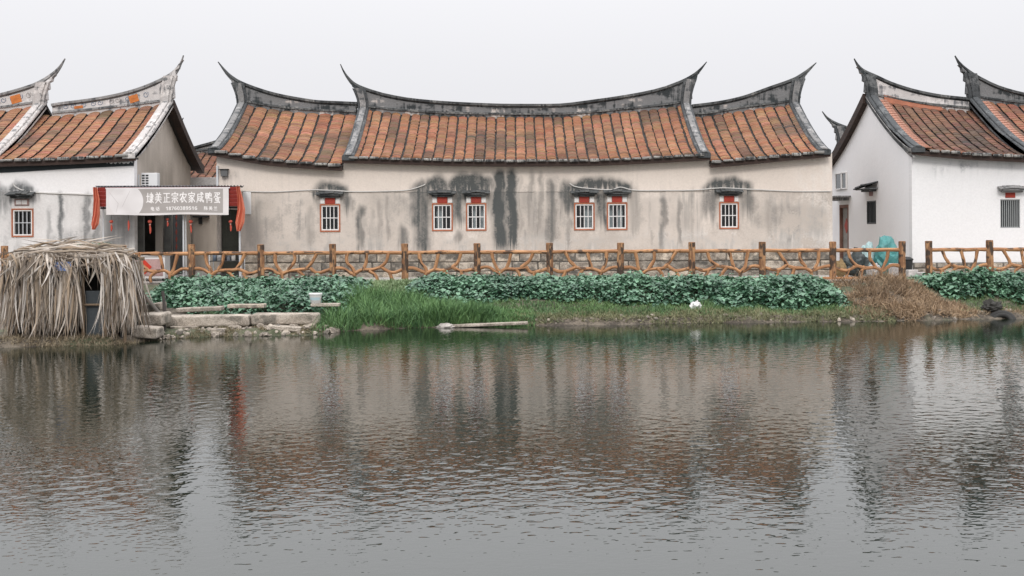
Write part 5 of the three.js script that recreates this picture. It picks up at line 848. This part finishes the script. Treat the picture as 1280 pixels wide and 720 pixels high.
leafBed('dark leafy green bed below the right railing', 11.95, 17, (x) => 33.9 + 0.9 * sstep(12.8, 12, x), 36.1, 10500, 0.52, 65);
// blades
const blade = (bend) => { const P = [], I = [], n = 4; for (let i = 0; i <= n; i++) { const t = i / n, w = 0.02 * (1 - t * t); P.push(-w, t - bend * 0.3 * t * t * t, bend * t * t, w, t - bend * 0.3 * t * t * t, bend * t * t); if (i) { const k = i * 2 - 2; I.push(k, k + 1, k + 2, k + 1, k + 3, k + 2); } } const g = new THREE.BufferGeometry(); g.setAttribute('position', new THREE.Float32BufferAttribute(P, 3)); g.setAttribute('uv', new THREE.Float32BufferAttribute(new Float32Array(P.length / 3 * 2), 2)); g.setIndex(I); g.computeVertexNormals(); return g; };
function grass(name, label, cat, count, x0, x1, dd, hgt, tints, bend = 0.5, lean = 0.5, wide = 1, mask = null) {
  scatter(name, blade(bend), grassM, count, () => { const x = rr(x0, x1), [a, b] = dd(x), d = rr(a, b), k = mask ? mask(x, d) : 1; if (rnd() > k) return null; const s = hgt(x, d) * rr(0.55, 1.25), w = rr(0.7, 1.4) * wide * 0.4; return { m: compose(x, groundY(x, d) - 0.02, -d, rr(-lean, lean), rnd() * 6.28, rr(-lean, lean), w, s, s), tint: clamp(rnd() * 0.7 + fbm(x * 1.5, d * 1.5, 2) * 0.6 - 0.1) }; }, label, cat, tints);
}
grass('tall_grass', 'tall bright green grass at the water between the slabs and the plank', 'grass', 17000, -4.9, 0.6, (x) => [shore(x) - 0.08, 32.4 + 1.2 * sstep(-1.5, -3, x)], (x, d) => (0.36 * sstep(0.6, -1.4, x) + 0.13) * (0.45 + fbm(x * 2.4, d * 2.4, 3)), [[0.022, 0.075, 0.025], [0.14, 0.26, 0.085]], 0.5, 0.5, 1.1, (x, d) => sstep(-5, -4, x));
grass('low_grass', 'low green grass strip below the long leafy bed', 'grass', 15000, -1.5, 9.4, (x) => [shore(x) + 0.35, 33.7], (x, d) => 0.15 * (0.4 + 1.2 * fbm(x * 2.4 + 7, d * 2.4, 3)), [[0.025, 0.075, 0.025], [0.14, 0.23, 0.08]], 0.5, 0.6, 1.1, (x, d) => 0.35 + 0.65 * sstep(shore(x) + 0.6, shore(x) + 1.2, d));
grass('low_grass', 'thin grass on the terraces between the stone slabs', 'grass', 2600, -8.1, -4.3, (x) => [29.6, 31.4], () => 0.12, [[0.04, 0.09, 0.035], [0.12, 0.18, 0.08]], 0.5, 0.6, 1, (x, d) => sstep(0.45, 0.6, fbm(x * 2, d * 2, 2)));
grass('low_grass', 'green grass in front of the right leafy bed', 'grass', 3000, 12.3, 17, (x) => [shore(x) + 0.3, 34.2], () => 0.14, [[0.05, 0.11, 0.04], [0.14, 0.21, 0.08]], 0.5, 0.6, 1);
grass('shore_weeds', 'pale brownish green weeds along the waterline below the long bed', 'weeds', 17000, -3.4, 10.2, (x) => [shore(x) - 0.05, shore(x) + 1.0], (x, d) => 0.06 + 0.14 * fbm(x * 2, d * 2, 3), [[0.06, 0.09, 0.035], [0.26, 0.24, 0.13]], 0.7, 1.0, 1.1);
grass('clover_patch', 'pale green clover patch between the two leafy beds', 'clover', 5000, -4.4, -2.7, () => [33.0, 36.1], () => 0.16, [[0.1, 0.16, 0.07], [0.26, 0.33, 0.17]], 0.9, 0.9, 2.2);
grass('dry_grass', 'heap of brown dry grass on the bank in front of the railing gap', 'dry grass', 11000, 9.0, 12.6, (x) => [shore(x) + 0.05, 35.9 - 1.4 * sstep(9.8, 9, x) - 2.2 * sstep(11.4, 12.4, x)], (x, d) => (0.14 + 0.2 * Math.exp(-(((x - 10.7) / 0.8) ** 2))) * (0.5 + fbm(x * 2.2, d * 2.2, 3)), [[0.07, 0.042, 0.024], [0.4, 0.28, 0.17]], 1.1, 1.4, 1.3, (x, d) => (0.25 + 0.75 * sstep(9, 10, x)) * sstep(0.3, 0.55, fbm(x * 2.6 + 4, d * 2.6, 3)));
grass('dry_grass', 'dry straw litter at the waterline near the tyre', 'dry grass', 3800, 11.6, 14.5, (x) => [shore(x) + 0.02, shore(x) + 0.9], () => 0.1, [[0.14, 0.09, 0.05], [0.36, 0.28, 0.18]], 1.0, 1.2, 0.9);
grass('dry_grass', 'straw and dead weeds in the rubble under the stone slabs', 'dry grass', 3600, -8.3, -4.4, (x) => [shore(x) - 0.02, shore(x) + 0.75], () => 0.09, [[0.07, 0.07, 0.035], [0.3, 0.24, 0.15]], 1.0, 1.2, 0.9, (x, d) => sstep(0.4, 0.58, fbm(x * 3, d * 3, 2)));
grass('dry_grass', 'matted dry straw at the foot of the palm shelter', 'dry grass', 4200, -12, -7.9, (x) => [shore(x) - 0.02, 26.9], () => 0.11, [[0.1, 0.075, 0.045], [0.32, 0.26, 0.17]], 1.0, 1.3, 0.9);
scatter('creeper', broad, leafM, 420, () => { const x = rr(xat(99, 27.6), xat(131, 27.6)), d = 27.7 + rr(-0.35, 0.35), s = rr(0.05, 0.1); return { m: compose(x, yat(110, 322, 26.75) + 0.16 + rnd() * 0.17, -d, rr(-0.2, 0.8), rnd() * 6.28, rr(-0.4, 0.4), s) }; }, 'green creeper growing over the top of the palm shelter', 'creeper', [[0.02, 0.06, 0.025], [0.09, 0.17, 0.07]]);
console.log('plants');

renderer.render(scene, camera);
